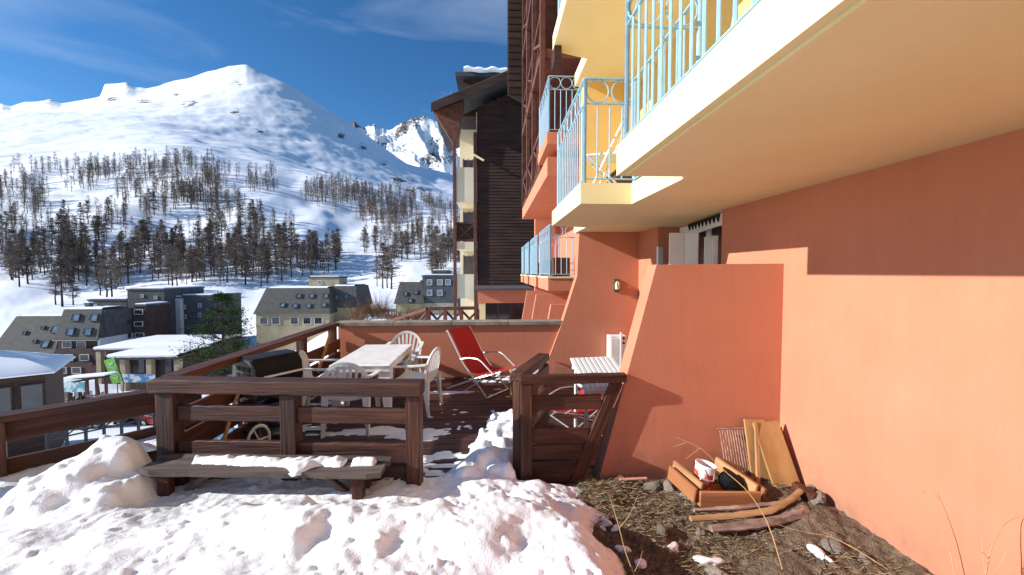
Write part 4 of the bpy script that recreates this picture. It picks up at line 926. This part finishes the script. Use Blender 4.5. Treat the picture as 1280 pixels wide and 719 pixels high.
def wallwin(B, px, py, w=1.0, h=1.1, fr_=None):
    p0 = at(px, py, B['Yf']+.5); return window(B['t'], (p0.x, B['Yf']+.5, p0.z), w, h, (0, -1, 0), glass, fr_ or whitewall, .12)
A = block('shingled_block', 'low shingled block at the outer end of the stepped holiday complex', -14, 69, 78, 11, 398, 441, 478, 3.2, shingle, brownwall, 1.5)
for px, py in ((55, 414), (52, 431), (38, 412), (37, 428), (18, 418)): roofwin(A, px, py, 1.3 if px > 50 else .6, 1.3 if px > 50 else .6)
for px in (8, 30, 55): wallwin(A, px, 452, 1.6, 1.2)
B = block('shingled_block', 'middle shingled block with four roof windows and balconies in the stepped complex', 66, 122, 76, 8.5, 388, 426, 484, 1.6, shingle, brownwall, .5)
for px, py in ((87, 398), (110, 398), (85, 415), (107, 415)): roofwin(B, px, py, 1.3, 1.25)
for px, py in ((84, 431), (102, 431), (86, 447), (106, 447), (78, 463), (96, 463)): wallwin(B, px, py, 1.5, 1.1)
for py in (439, 456):
    p = at(70, py, 75.6); q = at(116, py, 75.6); board('balcony', p, q, .9, .12, brownwall, B['t'])
for Bk, pxs_ in ((A, ()), (B, (112,))):
    for px in pxs_:
        xx = float(uof(px))*(Bk['Yf']+5); o = MB().box(xx-.4, xx+.4, Bk['Yf']+4.2, Bk['Yf']+5, Bk['zt']-.5, Bk['zt']+1.0).build('chimney', slate, Bk['t'], False, Matrix()); MB().box(xx-.5, xx+.5, Bk['Yf']+4.1, Bk['Yf']+5.1, Bk['zt']+1.001, Bk['zt']+1.15, .03).build('chimney_cap', snowm, o, False, Matrix())
    MB().tube([(Bk['x0'], Bk['Yf']-.06, Bk['z1']-.02), (Bk['x1'], Bk['Yf']-.06, Bk['z1']-.02)], .09, 6).build('gutter', darkmetal, Bk['t'], False, Matrix())
# gable end wall of the middle block: pale render below slate
p = at(123, 420, 76); zt = at(123, 420, 76).z; 
sl = MB().box(B['x1']-.3, B['x1']+.12, 76.3, 84.2, B['z1']-3.2, B['z1']+.3).build('gable_render', whitewall, B['t'], False, Matrix())
sl = MB().box(B['x1']-.45, B['x1']+.06, 77.6, 83.8, B['z1']-.2, B['zt']-.2).build('gable_cladding', slate, B['t'], False, Matrix())
for py in (404, 420): window(B['t'], (B['x1']+.13, 82.2, at(160, py, 82).z), .6, .9, (1, 0, 0), glass, slate, .1)
def tower(name, label, px0, px1, Yf, depth, ytop, ybase, mat, wins=(), ww=.9, wh=1.1, cap=True, cat='building'):
    a = at(px0, ytop, Yf); b = at(px1, ybase, Yf); zb = min(b.z, vbase((a.x+b.x)/2, Yf))-.3
    t = thing(name, label, cat, ((a.x+b.x)/2, Yf+depth/2, zb))
    MB().box(a.x, b.x, Yf, Yf+depth, zb, a.z).build('wall', mat, t, False, Matrix())
    MB().box(a.x-.15, b.x+.15, Yf-.15, Yf+depth+.15, a.z+.002, a.z+.3).build('roof_edge', slate, t, False, Matrix())
    if cap: MB().box(a.x+.2, b.x-.2, Yf+.2, Yf+depth-.2, a.z+.302, a.z+.55, .1).build('roof_snow', snowm, t, False, Matrix())
    for px, py in wins:
        p = at(px, py, Yf); window(t, (p.x, Yf, p.z), ww, wh, (0, -1, 0), skyglass if mat is not brownwall else glass, whitewall, .12)
    return t, a, b
tower('stair_tower', 'narrow brown stair tower with three lit windows beside the pale gable', 166, 184, 83, 6, 383, 430, brownwall, ((173.5, 390), (173.5, 405), (175, 419)), 1.6, .9)
tower('slate_tower', 'tall slate clad tower rising behind the stair tower', 159, 207, 90, 12, 363, 426, slate, ((195, 372), (196, 385), (197, 398), (178, 370)), .6, .6)
tower('slate_tower', 'set back slate roof block with snow behind the stepped complex', 110, 160, 96, 10, 376, 420, slate, ((120, 382),), .6, .6)
tower('pale_block', 'windowless white rendered block beside the tall slate tower', 207, 226, 93, 9, 373, 416, whitewall)
tower('slate_block', 'broad dark slate block with bands next to the white block', 226, 268, 94, 10, 371, 410, slate, ((230, 384), (231, 396), (250, 382), (250, 394)), .6, .9)
# shops with flat snowy roofs
def flatshop(name, label, px0, px1, Yf, depth, yroof, ybase, wallm, cols=()):
    a = at(px0, yroof, Yf); b = at(px1, yroof, Yf); zb = min(at(px0, ybase, Yf).z, vbase((a.x+b.x)/2, Yf))-.3
    t = thing(name, label, 'building', ((a.x+b.x)/2, Yf+depth/2, zb))
    MB().box(a.x+.5, b.x-.5, Yf+1.4, Yf+depth-.3, zb, a.z-.35).build('wall', wallm, t, False, Matrix())
    MB().box(a.x, b.x, Yf, Yf+depth, a.z-.35, a.z).build('roof', brownwall, t, False, Matrix())
    n = 24; rs = random.Random(int(px1)); rows = []
    for k, (yy, zz) in enumerate(((Yf-.05, 0), (Yf-.12, .22), (Yf+.15, .38), (Yf+depth*.5, .45), (Yf+depth, .4))):
        rows.append([(a.x+(b.x-a.x)*i/n, yy, a.z+zz+.05*rs.random()) for i in range(n+1)])
    MB().sheet(rows, (0, .05, -.05)).build('roof_snow', snowm, t, True, Matrix())
    for px in cols:
        p = at(px, yroof, Yf); MB().box(p.x-.35, p.x+.35, Yf+.3, Yf+1.0, zb, a.z-.351).build('column', ochre, t, False, Matrix())
    return t, a, b, zb
s1, a, b, zb = flatshop('shop_building', 'long low shop with snow covered flat roof below the towers', 117, 250, 66, 12, 437, 465, brownwall, (120,))
s2, a, b, zb = flatshop('shop_building', 'shop front with ochre columns under a bright snowy canopy', 134, 222, 58, 7, 447, 470, brownwall, (150, 183, 218))
for px in (140, 158, 168, 176, 192, 200, 210):
    p = at(px, 458, 59.3); window(s2, (p.x, 59.39, p.z), 1.0, 2.0, (0, -1, 0), glass, brownwall, .1)
C_ = block('shingled_chalet_block', 'wide grey shingled block with cream base standing alone in the snow', 316, 412, 86, 13, 361, 393, 416, 3.0, shingle, ochre, 1.2)
for px, py in ((350, 382), (367, 371), (384, 371), (402, 371), (366, 383), (383, 383), (402, 382), (368, 371)): roofwin(C_, px, py, 1.0, .9)
for px in (330, 345, 368, 384, 398): wallwin(C_, px, 401, 1.6, 1.4)
D_ = block('shingled_chalet_block', 'narrow shingled wing attached behind the wide cream based block', 408, 446, 90, 12, 358, 385, 410, 1.5, shingle, ochre, .6)
for px, py in ((420, 372), (432, 371)): roofwin(D_, px, py, .7, .9)
tower('roof_house', 'small cream lift housing on the roof of the shingled block', 386, 424, 92.5, 5, 348, 364, ochre, ((400, 353),), .8, .8)
E_ = block('shingled_chalet_block', 'shingled mansard block with cream base nearest the timber gable building', 492, 530, 84, 11, 353, 380, 402, 2.4, shingle, ochre, .8)
for px, py in ((505, 368), (518, 366), (512, 376)): roofwin(E_, px, py, .8, .8)
t, a, b = tower('slate_block', 'taller slate fronted block with cream lower storeys by the timber gable', 528, 572, 85, 10, 346, 400, slate, ((537, 353), (550, 353), (560, 353), (537, 366), (550, 366), (545, 386), (556, 386), (545, 394)), 1.0, 1.1)
MB().box(a.x-.05, b.x+.05, 84.9, 84.99, b.z-.5, at(530, 379, 85).z).build('lower_wall', ochre, t, False, Matrix())
tower('roof_house', 'small dark plant room on the roof of the slate fronted block', 540, 562, 88, 4, 340, 348, slate)
# snow covered kiosk beyond the path fence
kz = at(30, 552, 23).z; ke = at(68, 467, 23.5); kk = thing('wooden_kiosk', 'dark wooden kiosk with thick snow on its hipped roof', 'kiosk', (ke.x, ke.y, kz), R(36))
ze = ke.z-kz; LK = 9.0
MB().box(-LK, -.45, .5, 4.6, -1.5, ze).build('wall', siding, kk)
for i in range(7):
    M_w = W[kk] @ Matrix.Translation((-.95-i*1.15, .5, ze-1.5)) @ Matrix.Rotation(R(90), 4, 'X')
    o = MB().obox(Matrix.Translation((0, .95, .04)), .95, .08, .08).obox(Matrix.Translation((0, -.95, .04)), .95, .08, .08).obox(Matrix.Translation((.44, 0, .04)), .08, 1.82, .08).obox(Matrix.Translation((-.44, 0, .04)), .08, 1.82, .08).build('window', siding, kk, False, M_w)
    MB().box(-.4, .4, -.9, .9, .002, .03).build('pane', glass, o, False, M_w)
hip = [(-LK-.5, 0, ze), (0, 0, ze), (0, 5.2, ze), (-LK-.5, 5.2, ze), (-LK+2, 2.6, ze+1.05), (-2.6, 2.6, ze+1.05)]
MB().add(hip, [(0, 1, 5, 4), (1, 2, 5), (2, 3, 4, 5), (3, 0, 4), (0, 3, 2, 1)]).build('roof', brownwall, kk)
def lerp(a, b, t): return [a[i]+(b[i]-a[i])*t for i in range(3)]
rows = []; base = hip[:4]; topp = [hip[4], hip[5], hip[5], hip[4]]; per = []
for k in range(4):
    for i in range(10): per.append((lerp(base[k], base[(k+1) % 4], i/10), lerp(topp[k], topp[(k+1) % 4], i/10)))
per.append(per[0])
for s, up_ in ((.0, .02), (-.02, .12), (.04, .2), (.35, .22), (.7, .22), (1.0, .22)):
    rows.append([(lambda q: (q[0], q[1], q[2]+up_+.03*math.sin(j*2.1)*(0 < s < .9)))(lerp(a_, b_, s)) for j, (a_, b_) in enumerate(per)])
MB().sheet(rows).build('roof_snow', snowm, kk, True)
MB().lathe([(.35, -.3), (.4, .3), (.35, .5), (.1, .55)], 12, Matrix.Translation((-3.0, 2.6, ze+1.2))).build('roof_vent', snowm, kk, True)
# café terrace clutter, banners, flag
def onterr(px, Y, lift=0):
    x = float(uof(px))*Y; return Vector((x, Y, vbase(x, Y)+lift))
def banner(label, px0, px1, Y, py, h, c1, c2):
    p, q = at(px0, py, Y), at(px1, py, Y); zg = vbase((p.x+q.x)/2, Y)
    t = thing('fence_banner', label, 'banner', ((p.x+q.x)/2, Y, zg)); mm = M_('banner_print', c1, c2, 1.2, .7, lo=.48, hi=.54)
    board('sheet', p, q, h, .03, mm, t)
    for w in (p, q, (p+q)/2): MB().tube([(w.x, Y+.05, min(zg, w.z-h)-.2), (w.x, Y+.05, w.z+h*.55)], .05, 6).build('post', darkmetal, t, False, Matrix())
banner('turquoise and white printed banner on the café fence', 62, 106, 40, 484, .95, (.10, .32, .38), (.62, .68, .68))
banner('pale blue and white printed banner before the columned shop', 146, 194, 50, 473, 1.0, (.08, .22, .40), (.60, .66, .72))
fl = thing('feather_flag', 'leaning green feather flag with white lettering before the shop', 'flag', onterr(144, 48))
green = M_('green_flag', (.16, .45, .05), (.22, .55, .08), 2, .6)
a, b = at(147, 479, 48), at(136, 449, 48)
board('flag_cloth', a, b, 1.15, .05, green, fl, up=(1, 0, 0)); MB().tube([tuple(onterr(146, 48)), tuple(a+Vector((.6, .1, 0))), tuple(b+Vector((.6, .1, .2)))], .05, 6).build('pole', darkmetal, fl, False, Matrix())
for i in range(5):
    p = a.lerp(b, .2+.15*i); MB().obox(Matrix.Translation(p+Vector((0, -.04, 0))) @ Matrix.Rotation(R(20), 4, 'Y'), .5, .03, .10).obox(Matrix.Translation(p+Vector((-.2 if i % 2 else .2, -.04, .12))) @ Matrix.Rotation(R(20), 4, 'Y'), .12, .03, .34).build('letter', whitewall, fl, False, Matrix())
ski = thing('ski_shelter', 'open timber shelter crowded with racks beside the café', 'shelter', onterr(95, 46))
pz = vbase(*onterr(95, 46).xy)
x0, x1 = onterr(66, 46).x, onterr(126, 46).x
for i in range(6): MB().box(x0+(x1-x0)*i/5-.1, x0+(x1-x0)*i/5+.1, 46.0, 46.2, pz-1.2, pz+2.5+.18*i).build('post', timber_red, ski, False, Matrix())
board('beam', (x0, 46.1, pz+2.55), (x1+.4, 46.1, pz+3.5), .2, .25, siding, ski); board('roof_snow', (x1-4, 46.1, pz+3.38), (x1+.5, 46.1, pz+3.72), .15, 1.5, snowm, ski)
board('rail', (x0, 46.1, pz+1.3), (x1, 46.1, pz+1.3), .12, .1, timber_red, ski)
rs = random.Random(9)
colr = [M_('rack_dark', (.02, .015, .015)), timber_red, M_('rack_tan', (.35, .25, .15)), siding, whitewall]
for i in range(26):
    px, Y = rs.uniform(64, 132), rs.uniform(42.5, 52); g = onterr(px, Y); w = rs.uniform(.35, .9); h = rs.uniform(.8, 1.9)
    t = thing('cafe_chair', 'dark café chair or stool on the crowded snowy terrace', 'chair', g, rs.uniform(0, 3), 'café terrace chairs')
    m = colr[i % 5]
    MB().box(-w/2, w/2, -.25, .25, .42, .48).build('seat', m, t); MB().box(-w/2, w/2, .2, .25, .481, h*.5+.45).build('backrest', m, t)
    for x in (-w/2+.04, w/2-.04):
        for y in (-.2, .2): MB().box(x-.03, x+.03, y-.03, y+.03, -.2, .419).build('leg', m, t)
for i, px in enumerate((74, 88, 101, 116)):
    g = onterr(px, 44.5+i); t = thing('closed_parasol', 'tall closed parasol among the café chairs', 'parasol', g, 0, 'closed parasols at the café')
    MB().tube([(0, 0, -.3), (0, 0, 2.6)], .04, 6).build('pole', colr[2], t); MB().lathe([(.05, 1.0), (.22, 1.15), (.14, 2.3), (.03, 2.6)], 8).build('canopy', [colr[2], whitewall, timber_red, colr[0]][i], t)
# parked cars
def car(label, px, Y, rz, paint, snowy):
    g = onterr(px, Y); t = thing('parked_car', label, 'car', g, rz)
    body = [(-2.05, .32), (-2.1, .62), (-2.0, .86), (-1.2, .93), (1.0, .95), (1.85, .84), (2.08, .66), (2.1, .34)]
    MB().prism(body, 'XZ', -.84, .84).build('body', paint, t)
    m = MB(); lo = [(-1.75, .92), (1.02, .95)]; hi = [(-1.35, 1.42), (.35, 1.45)]
    v = [(lo[0][0], -.8, .92), (lo[1][0], -.8, .95), (lo[1][0], .8, .95), (lo[0][0], .8, .92), (hi[0][0], -.66, 1.42), (hi[1][0], -.66, 1.45), (hi[1][0], .66, 1.45), (hi[0][0], .66, 1.42)]
    m.add(v, [(0, 1, 5, 4), (1, 2, 6, 5), (2, 3, 7, 6), (3, 0, 4, 7), (4, 5, 6, 7)]).build('window', glass, t)
    MB().box(-1.33, .33, -.67, .67, 1.43, 1.48, .02).build('roof', snowm if snowy else paint, t)
    for y in (-1, 1):
        for (xa, za, xb, zb_) in ((-1.78, .93, -1.37, 1.43), (1.03, .95, .36, 1.45), (-.35, .93, -.42, 1.44)):
            M, ln = frame((xa, y*.81, za), (xb, y*.67, zb_)); MB().obox(M, ln, .05, .07).build('pillar', paint, t)
    for x in (-1.3, 1.3):
        for y in (-1, 1):
            w = MB().lathe([(.2, -.1), (.32, -.1), (.33, 0), (.32, .1), (.2, .1)], 16, Matrix.Translation((x, y*.78, .32)) @ Matrix.Rotation(R(90), 4, 'X')).build('wheel', black, t)
            MB().lathe([(.05, -.11), (.2, -.105), (.2, .105), (.05, .11)], 12, Matrix.Translation((x, y*.78, .32)) @ Matrix.Rotation(R(90), 4, 'X')).build('rim', chrome, w)
    for y in (-.6, .6): MB().box(2.0, 2.1, y-.16, y+.16, .62, .76, .01).build('headlight', skyglass, t)
    if snowy:
        rows = [[(x, y, z+.03*math.sin(x*5+y*4)) for y in np.linspace(-.7, .7, 8)] for x, z in ((1.0, .97), (1.06, 1.09), (1.5, 1.04), (1.85, .93), (1.95, .86))]
        MB().sheet(rows).build('bonnet_snow', snowm, t, True)
        rows = [[(x, y, z+.03*math.sin(x*5+y*4)) for y in np.linspace(-.64, .64, 8)] for x, z in ((-1.36, 1.48), (-1.3, 1.62), (-.5, 1.66), (.28, 1.62), (.36, 1.49))]
        MB().sheet(rows).build('roof_snow', snowm, t, True)
pm = lambda n, c: M_('car_'+n, c, None, 3, .25, spec=.7)
for (lb, px, Y, rz, c, s) in (('black car with a bare roof parked beyond the crossed fence', 165, 33, -12, (.012, .012, .015), False), ('snow topped silver car beside the kiosk', 92, 31, 20, (.35, .36, .38), True), ('snow topped dark blue car parked behind the black car', 128, 36.5, -10, (.01, .02, .06), True),
    ('red car under the corner of the front railing', 205, 32, -15, (.20, .015, .012), False), ('white car with snow on its bonnet near the columned shop', 172, 41, 5, (.6, .6, .58), True), ('grey car parked by the café banner', 134, 43, 10, (.14, .15, .16), False), ('snow covered black car seen through the railing by the barbecue', 300, 34, 12, (.015, .015, .018), True), ('brown car below the side railing beside the snow covered black car', 262, 37, 5, (.10, .05, .03), True)):
    car(lb, px, Y, R(rz), pm(lb.split()[0]+str(px), c), s)
# crossed timber fences
def xfence(label, p, q, h, n, mat, r=.05):
    t = thing('cross_braced_fence', label, 'fence', ((p+q)/2-Vector((0, 0, h)))); d = (q-p)/n
    board('top_rail', p, q, .1, .12, mat, t)
    board('bottom_rail', p-Vector((0, 0, h*.75)), q-Vector((0, 0, h*.75)), .08, .06, mat, t)
    for i in range(n+1): board('post', p+d*i-Vector((0, 0, h+.6)), p+d*i-Vector((0, 0, .05)), .11, .11, mat, t, up=(1, 0, 0))
    for i in range(n):
        board('brace', p+d*i-Vector((0, .03, h*.72)), p+d*(i+1)-Vector((0, .03, .07)), .07, .04, mat, t); board('brace', p+d*i-Vector((0, -.03, .07)), p+d*(i+1)-Vector((0, -.03, h*.72)), .07, .04, mat, t)
xfence('dark cross braced railing above the car park', at(58, 534, 22), at(212, 503, 25), .95, 7, darkmetal)
xfence('brown cross braced timber railing just beyond the parapet coping', at(536, 386, 12.4), at(597, 385, 12.4), .85, 3, timber_red)
xfence('brown timber railing running downhill from the parapet end', at(486, 402, 13.5), at(534, 386.5, 12.5), .85, 2, timber_red)

# ================================================================== TREES
def tree_arrays(seed, h, nb, dens, conif=False):
    """leafless larch: trunk + drooping limbs + twig slivers. returns crown verts, faces (quads)"""
    r = np.random.RandomState(seed); V = []; F = []
    def quad(a, b, w, side):
        n = len(V); V.extend([a-side*w, a+side*w, b+side*w*.3, b-side*w*.3]); F.append((n, n+1, n+2, n+3))
    shape = r.uniform(.65, 1.05)
    for i in range(nb):
        t = r.uniform(.16, .99)**.8; z = h*t
        ln = h*.31*shape*(1-t)**.55*(.55+.6*r.rand())*(1 if t > .3 else .45+t); a = r.uniform(0, 6.283)
        d = np.array([math.cos(a), math.sin(a), r.uniform(.0, .5)]); p0 = np.array([0, 0, z]); p1 = p0+d*ln; p1[2] -= .12*ln
        side = np.array([-math.sin(a), math.cos(a), 0]); quad(p0, p1, .05, np.array([0, 0, 1.])); 
        for k in range(dens):
            q = p0+(p1-p0)*r.uniform(.25, 1.05); e = r.normal(0, 1, 3); e[2] = e[2]*.7+.25; e /= np.linalg.norm(e); L_ = r.uniform(.35, 1.0)*h/16
            s = np.cross(e, r.normal(0, 1, 3)); s /= np.linalg.norm(s); quad(q, q+e*L_, (.075 if not conif else .09)*h/16, s)
    return np.array(V), np.array(F)
larchm = M_('larch_twigs', (.11, .085, .07), (.26, .205, .165), .35, .95, rnd=.3, spec=.1)
trunkm = M_('larch_bark', (.035, .026, .02), (.075, .058, .047), 3, .95, rnd=.2, spec=.1)
VAR = []
for i in range(7):
    h = 16.0; V, F = tree_arrays(500+i, h, 84+8*i, 13)
    tm = MB(); rr = random.Random(i)
    tm.tube([(rr.uniform(-.15, .15)*k, rr.uniform(-.15, .15)*k, h*k/6) if k else (0, 0, -1.2) for k in range(7)], [.30, .24, .20, .16, .11, .07, .02], 5)
    co = raw_obj('crown', V, F, larchm); cm = co.data; bpy.data.objects.remove(co)
    tme = tm.mesh('trunk', True); tme.materials.append(trunkm); VAR.append((tme, cm, V, F, np.array(tm.v), [f for f in tm.f if len(f) == 4]))
regs = [(45, 300, 60, 32, 75), (30, 335, 40, 14, 16), (95, 325, 28, 25, 24), (170, 216, 62, 12, 46), (195, 246, 48, 24, 46), (128, 290, 40, 28, 26), (30, 250, 40, 22, 36), (255, 240, 34, 24, 46), (288, 292, 44, 40, 95), (332, 330, 50, 22, 55), (240, 332, 46, 24, 42), (180, 325, 50, 22, 36), (395, 328, 34, 16, 34), (352, 300, 26, 20, 18),
    (422, 246, 44, 13, 60), (470, 264, 48, 18, 85), (520, 288, 46, 26, 95), (500, 312, 48, 16, 50), (550, 330, 25, 20, 34), (330, 236, 24, 5, 12), (240, 207, 40, 6, 20), (105, 232, 25, 9, 10), (545, 258, 35, 7, 26), (500, 246, 40, 5, 16), (300, 222, 60, 5, 14), (75, 216, 60, 5, 16), (565, 290, 20, 25, 20), (60, 348, 60, 14, 16), (150, 350, 60, 12, 18), (240, 352, 55, 9, 16), (320, 348, 40, 8, 12), (200, 292, 80, 30, 30), (-80, 300, 60, 60, 70), (-200, 300, 80, 60, 50), (600, 310, 40, 30, 30)]
rt_ = np.random.RandomState(77); cand = []
Yg = np.geomspace(100, 470, 260)
def place(px, row):
    X = uof(px)*Yg; Z = Hf(X, Yg); rw = rowof(X/Yg, (Z-CAMZ)/Yg)
    k = np.where(rw <= row)[0]
    return Yg[k[0]] if len(k) else 465.
for cx, cy, rx, ry, n in regs:
    for _ in range(int(n*(2.1 if cy < 270 else 1.15))):
        a, q = rt_.uniform(0, 6.283), math.sqrt(rt_.rand()); px, row = cx+rx*q*math.cos(a), cy+ry*q*math.sin(a)
        if 325 < px < 452 and 258 < row < 262+(px-325)*.35 and rt_.rand() < .8: continue
        Y = place(px, row); X = float(uof(px))*Y; Y += rt_.uniform(-6, 6)
        cand.append((X, Y, vbase(X, Y), rt_.uniform(.5, 1.05)*(1.0 if cy < 270 else .88), px))
for px, row, sc in ((76, 384, 1.0), (68, 381, .85), (90, 382, .7), (132, 374, 1.05), (139, 378, 1.1), (124, 370, .9), (160, 355, 1), (215, 362, 1.05), (221, 360, .9), (478, 361, 1.05), (484, 360, .95), (489, 362, 1.0), (471, 358, .7), (352, 352, .95), (420, 338, .9), (28, 345, 1.0), (14, 350, .9), (110, 345, 1.0), (103, 340, 1.0), (255, 352, 1.0), (303, 348, 1.0), (552, 338, 1.0), (378, 345, .9)):
    Y = place(px, row); X = float(uof(px))*Y; cand.append((X, Y, vbase(X, Y), sc, px))
cand.sort(key=lambda c: (not (-20 < c[4] < 590), -c[3]/c[1]))
for i, (X, Y, Z, s, px) in enumerate(cand[:300]):
    tme, cm = VAR[i % 7][:2]
    lb, gp = (('leafless brown larch in the wood rising behind the shingled chalet blocks', 'larches behind the chalet blocks') if px > 380 else ('leafless brown larch on the upper slope below the bare mountain', 'larches on the upper slope') if Y > 265 else
        ('leafless brown larch at the foot of the wood behind the stepped complex', 'larches at the foot of the wood') if Y < 165 else ('leafless brown larch inside the dense wood halfway up the slope', 'larches in the dense wood'))
    t = thing('larch_tree', lb, 'tree', (X, Y, Z), rt_.uniform(0, 6.28), gp); t.scale = (s*rt_.uniform(.85, 1.2),)*2+(s,)
    for nm, me in (('trunk', tme), ('crown', cm)):
        o = bpy.data.objects.new(nm, me); COL.objects.link(o); o.parent = t; W[o] = W[t]
Vs, Fs, off = [], [], 0
for i, (X, Y, Z, s, px) in enumerate(cand[300:]):
    _, _, V, F, TV, TF = VAR[i % 7]; a = rt_.uniform(0, 6.28); k = rt_.choice(len(F), min(len(F), 430), replace=False); F2 = F[k]
    for V_, F_ in ((V[F2.ravel()], np.arange(F2.size).reshape(-1, 4)), (TV, np.array(TF))):
        q = V_*s; c, sn_ = math.cos(a), math.sin(a); q = np.stack([q[:, 0]*c-q[:, 1]*sn_+X, q[:, 0]*sn_+q[:, 1]*c+Y, q[:, 2]+Z], 1)
        Vs.append(q); Fs.append(F_+off); off += len(q)
lw = raw_obj('larch_wood', np.concatenate(Vs), np.concatenate(Fs), larchm); tag(lw, 'far larch wood spreading over the snowy slope', 'wood', kind='stuff')
# green pine below the terrace
needle = M_('pine_needles', (.018, .035, .012), (.065, .10, .035), 1.2, .9, world_co=True, spec=.15)
pn_ = thing('pine_tree', 'bushy green pine below the side railing', 'tree', onterr(276, 36)); r = np.random.RandomState(4)
zb = onterr(276, 36).z; hgt = at(276, 364, 36).z-zb
V, F = [], []; tm = MB(); tm.tube([(0, 0, -.5), (.05, 0, hgt*.4), (0, .05, hgt*.8), (0, 0, hgt)], [.2, .15, .08, .02], 7)
for i in range(150):
    t = r.uniform(.06, .98); ln = (1-t)**.8*hgt*.42*r.uniform(.6, 1.1)+.25; a = r.uniform(0, 6.28); p0 = np.array([0, 0, hgt*t]); p1 = p0+np.array([math.cos(a)*ln, math.sin(a)*ln, ln*.28])
    tm.tube([p0, (p0+p1)/2-[0, 0, .06], p1], [.035, .025, .01], 4)
    for k in range(60):
        u = r.uniform(.3, 1.05); q = p0+(p1-p0)*u+r.normal(0, .10+.05*ln*u, 3)*[1, 1, .5]; e = r.normal(0, 1, 3)+[math.cos(a)*.6, math.sin(a)*.6, .8]; e /= np.linalg.norm(e); s = np.cross(e, r.normal(0, 1, 3)); s /= np.linalg.norm(s)
        n = len(V); L_ = r.uniform(.14, .3); V += [q-s*.03, q+s*.03, q+e*L_+s*.012, q+e*L_-s*.012]; F.append((n, n+1, n+2, n+3))
cr_ = raw_obj('crown', np.array(V), np.array(F), needle); cr_.parent = pn_
tk = tm.build('trunk', trunkm, pn_)
sp = thing('pine_tree', 'small dark young pine right of the bushy green pine', 'tree', onterr(330, 40)); sp.scale = (.4, .4, .36)
for o_ in (cr_, tk): c = o_.copy(); COL.objects.link(c); c.parent = sp; c.matrix_parent_inverse = Matrix()
# russet shrubs behind the parapet
shr = M_('russet_twigs', (.09, .045, .02), (.24, .13, .07), 2, .95, rnd=.25, spec=.1)
for i in range(16):
    px = 440+i*6.2+rt_.uniform(-3, 3); Y = rt_.uniform(46, 74); g = onterr(px, Y); h = rt_.uniform(1.6, 3.6)*(1.3 if px < 480 else .8); V, F = [], []
    for k in range(260):
        a = rt_.uniform(0, 6.28); q = np.array([math.cos(a), math.sin(a), 0])*rt_.rand()*.8; e = np.array([math.cos(a)*.4, math.sin(a)*.4, 1])+rt_.normal(0, .25, 3); L_ = h*rt_.uniform(.3, 1); s = np.cross(e, rt_.normal(0, 1, 3)); s /= np.linalg.norm(s)
        q[2] = rt_.rand()*h*.35-.1; n = len(V); V += [q-s*.018, q+s*.018, q+e*L_*.7+s*.006, q+e*L_*.7-s*.006]; F.append((n, n+1, n+2, n+3))
    t = thing('bare_shrub', 'bare russet shrub growing in the snow beyond the parapet', 'shrub', g, 0, 'shrubs beyond the parapet')
    o = raw_obj('twigs', np.array(V), np.array(F), shr); o.parent = t
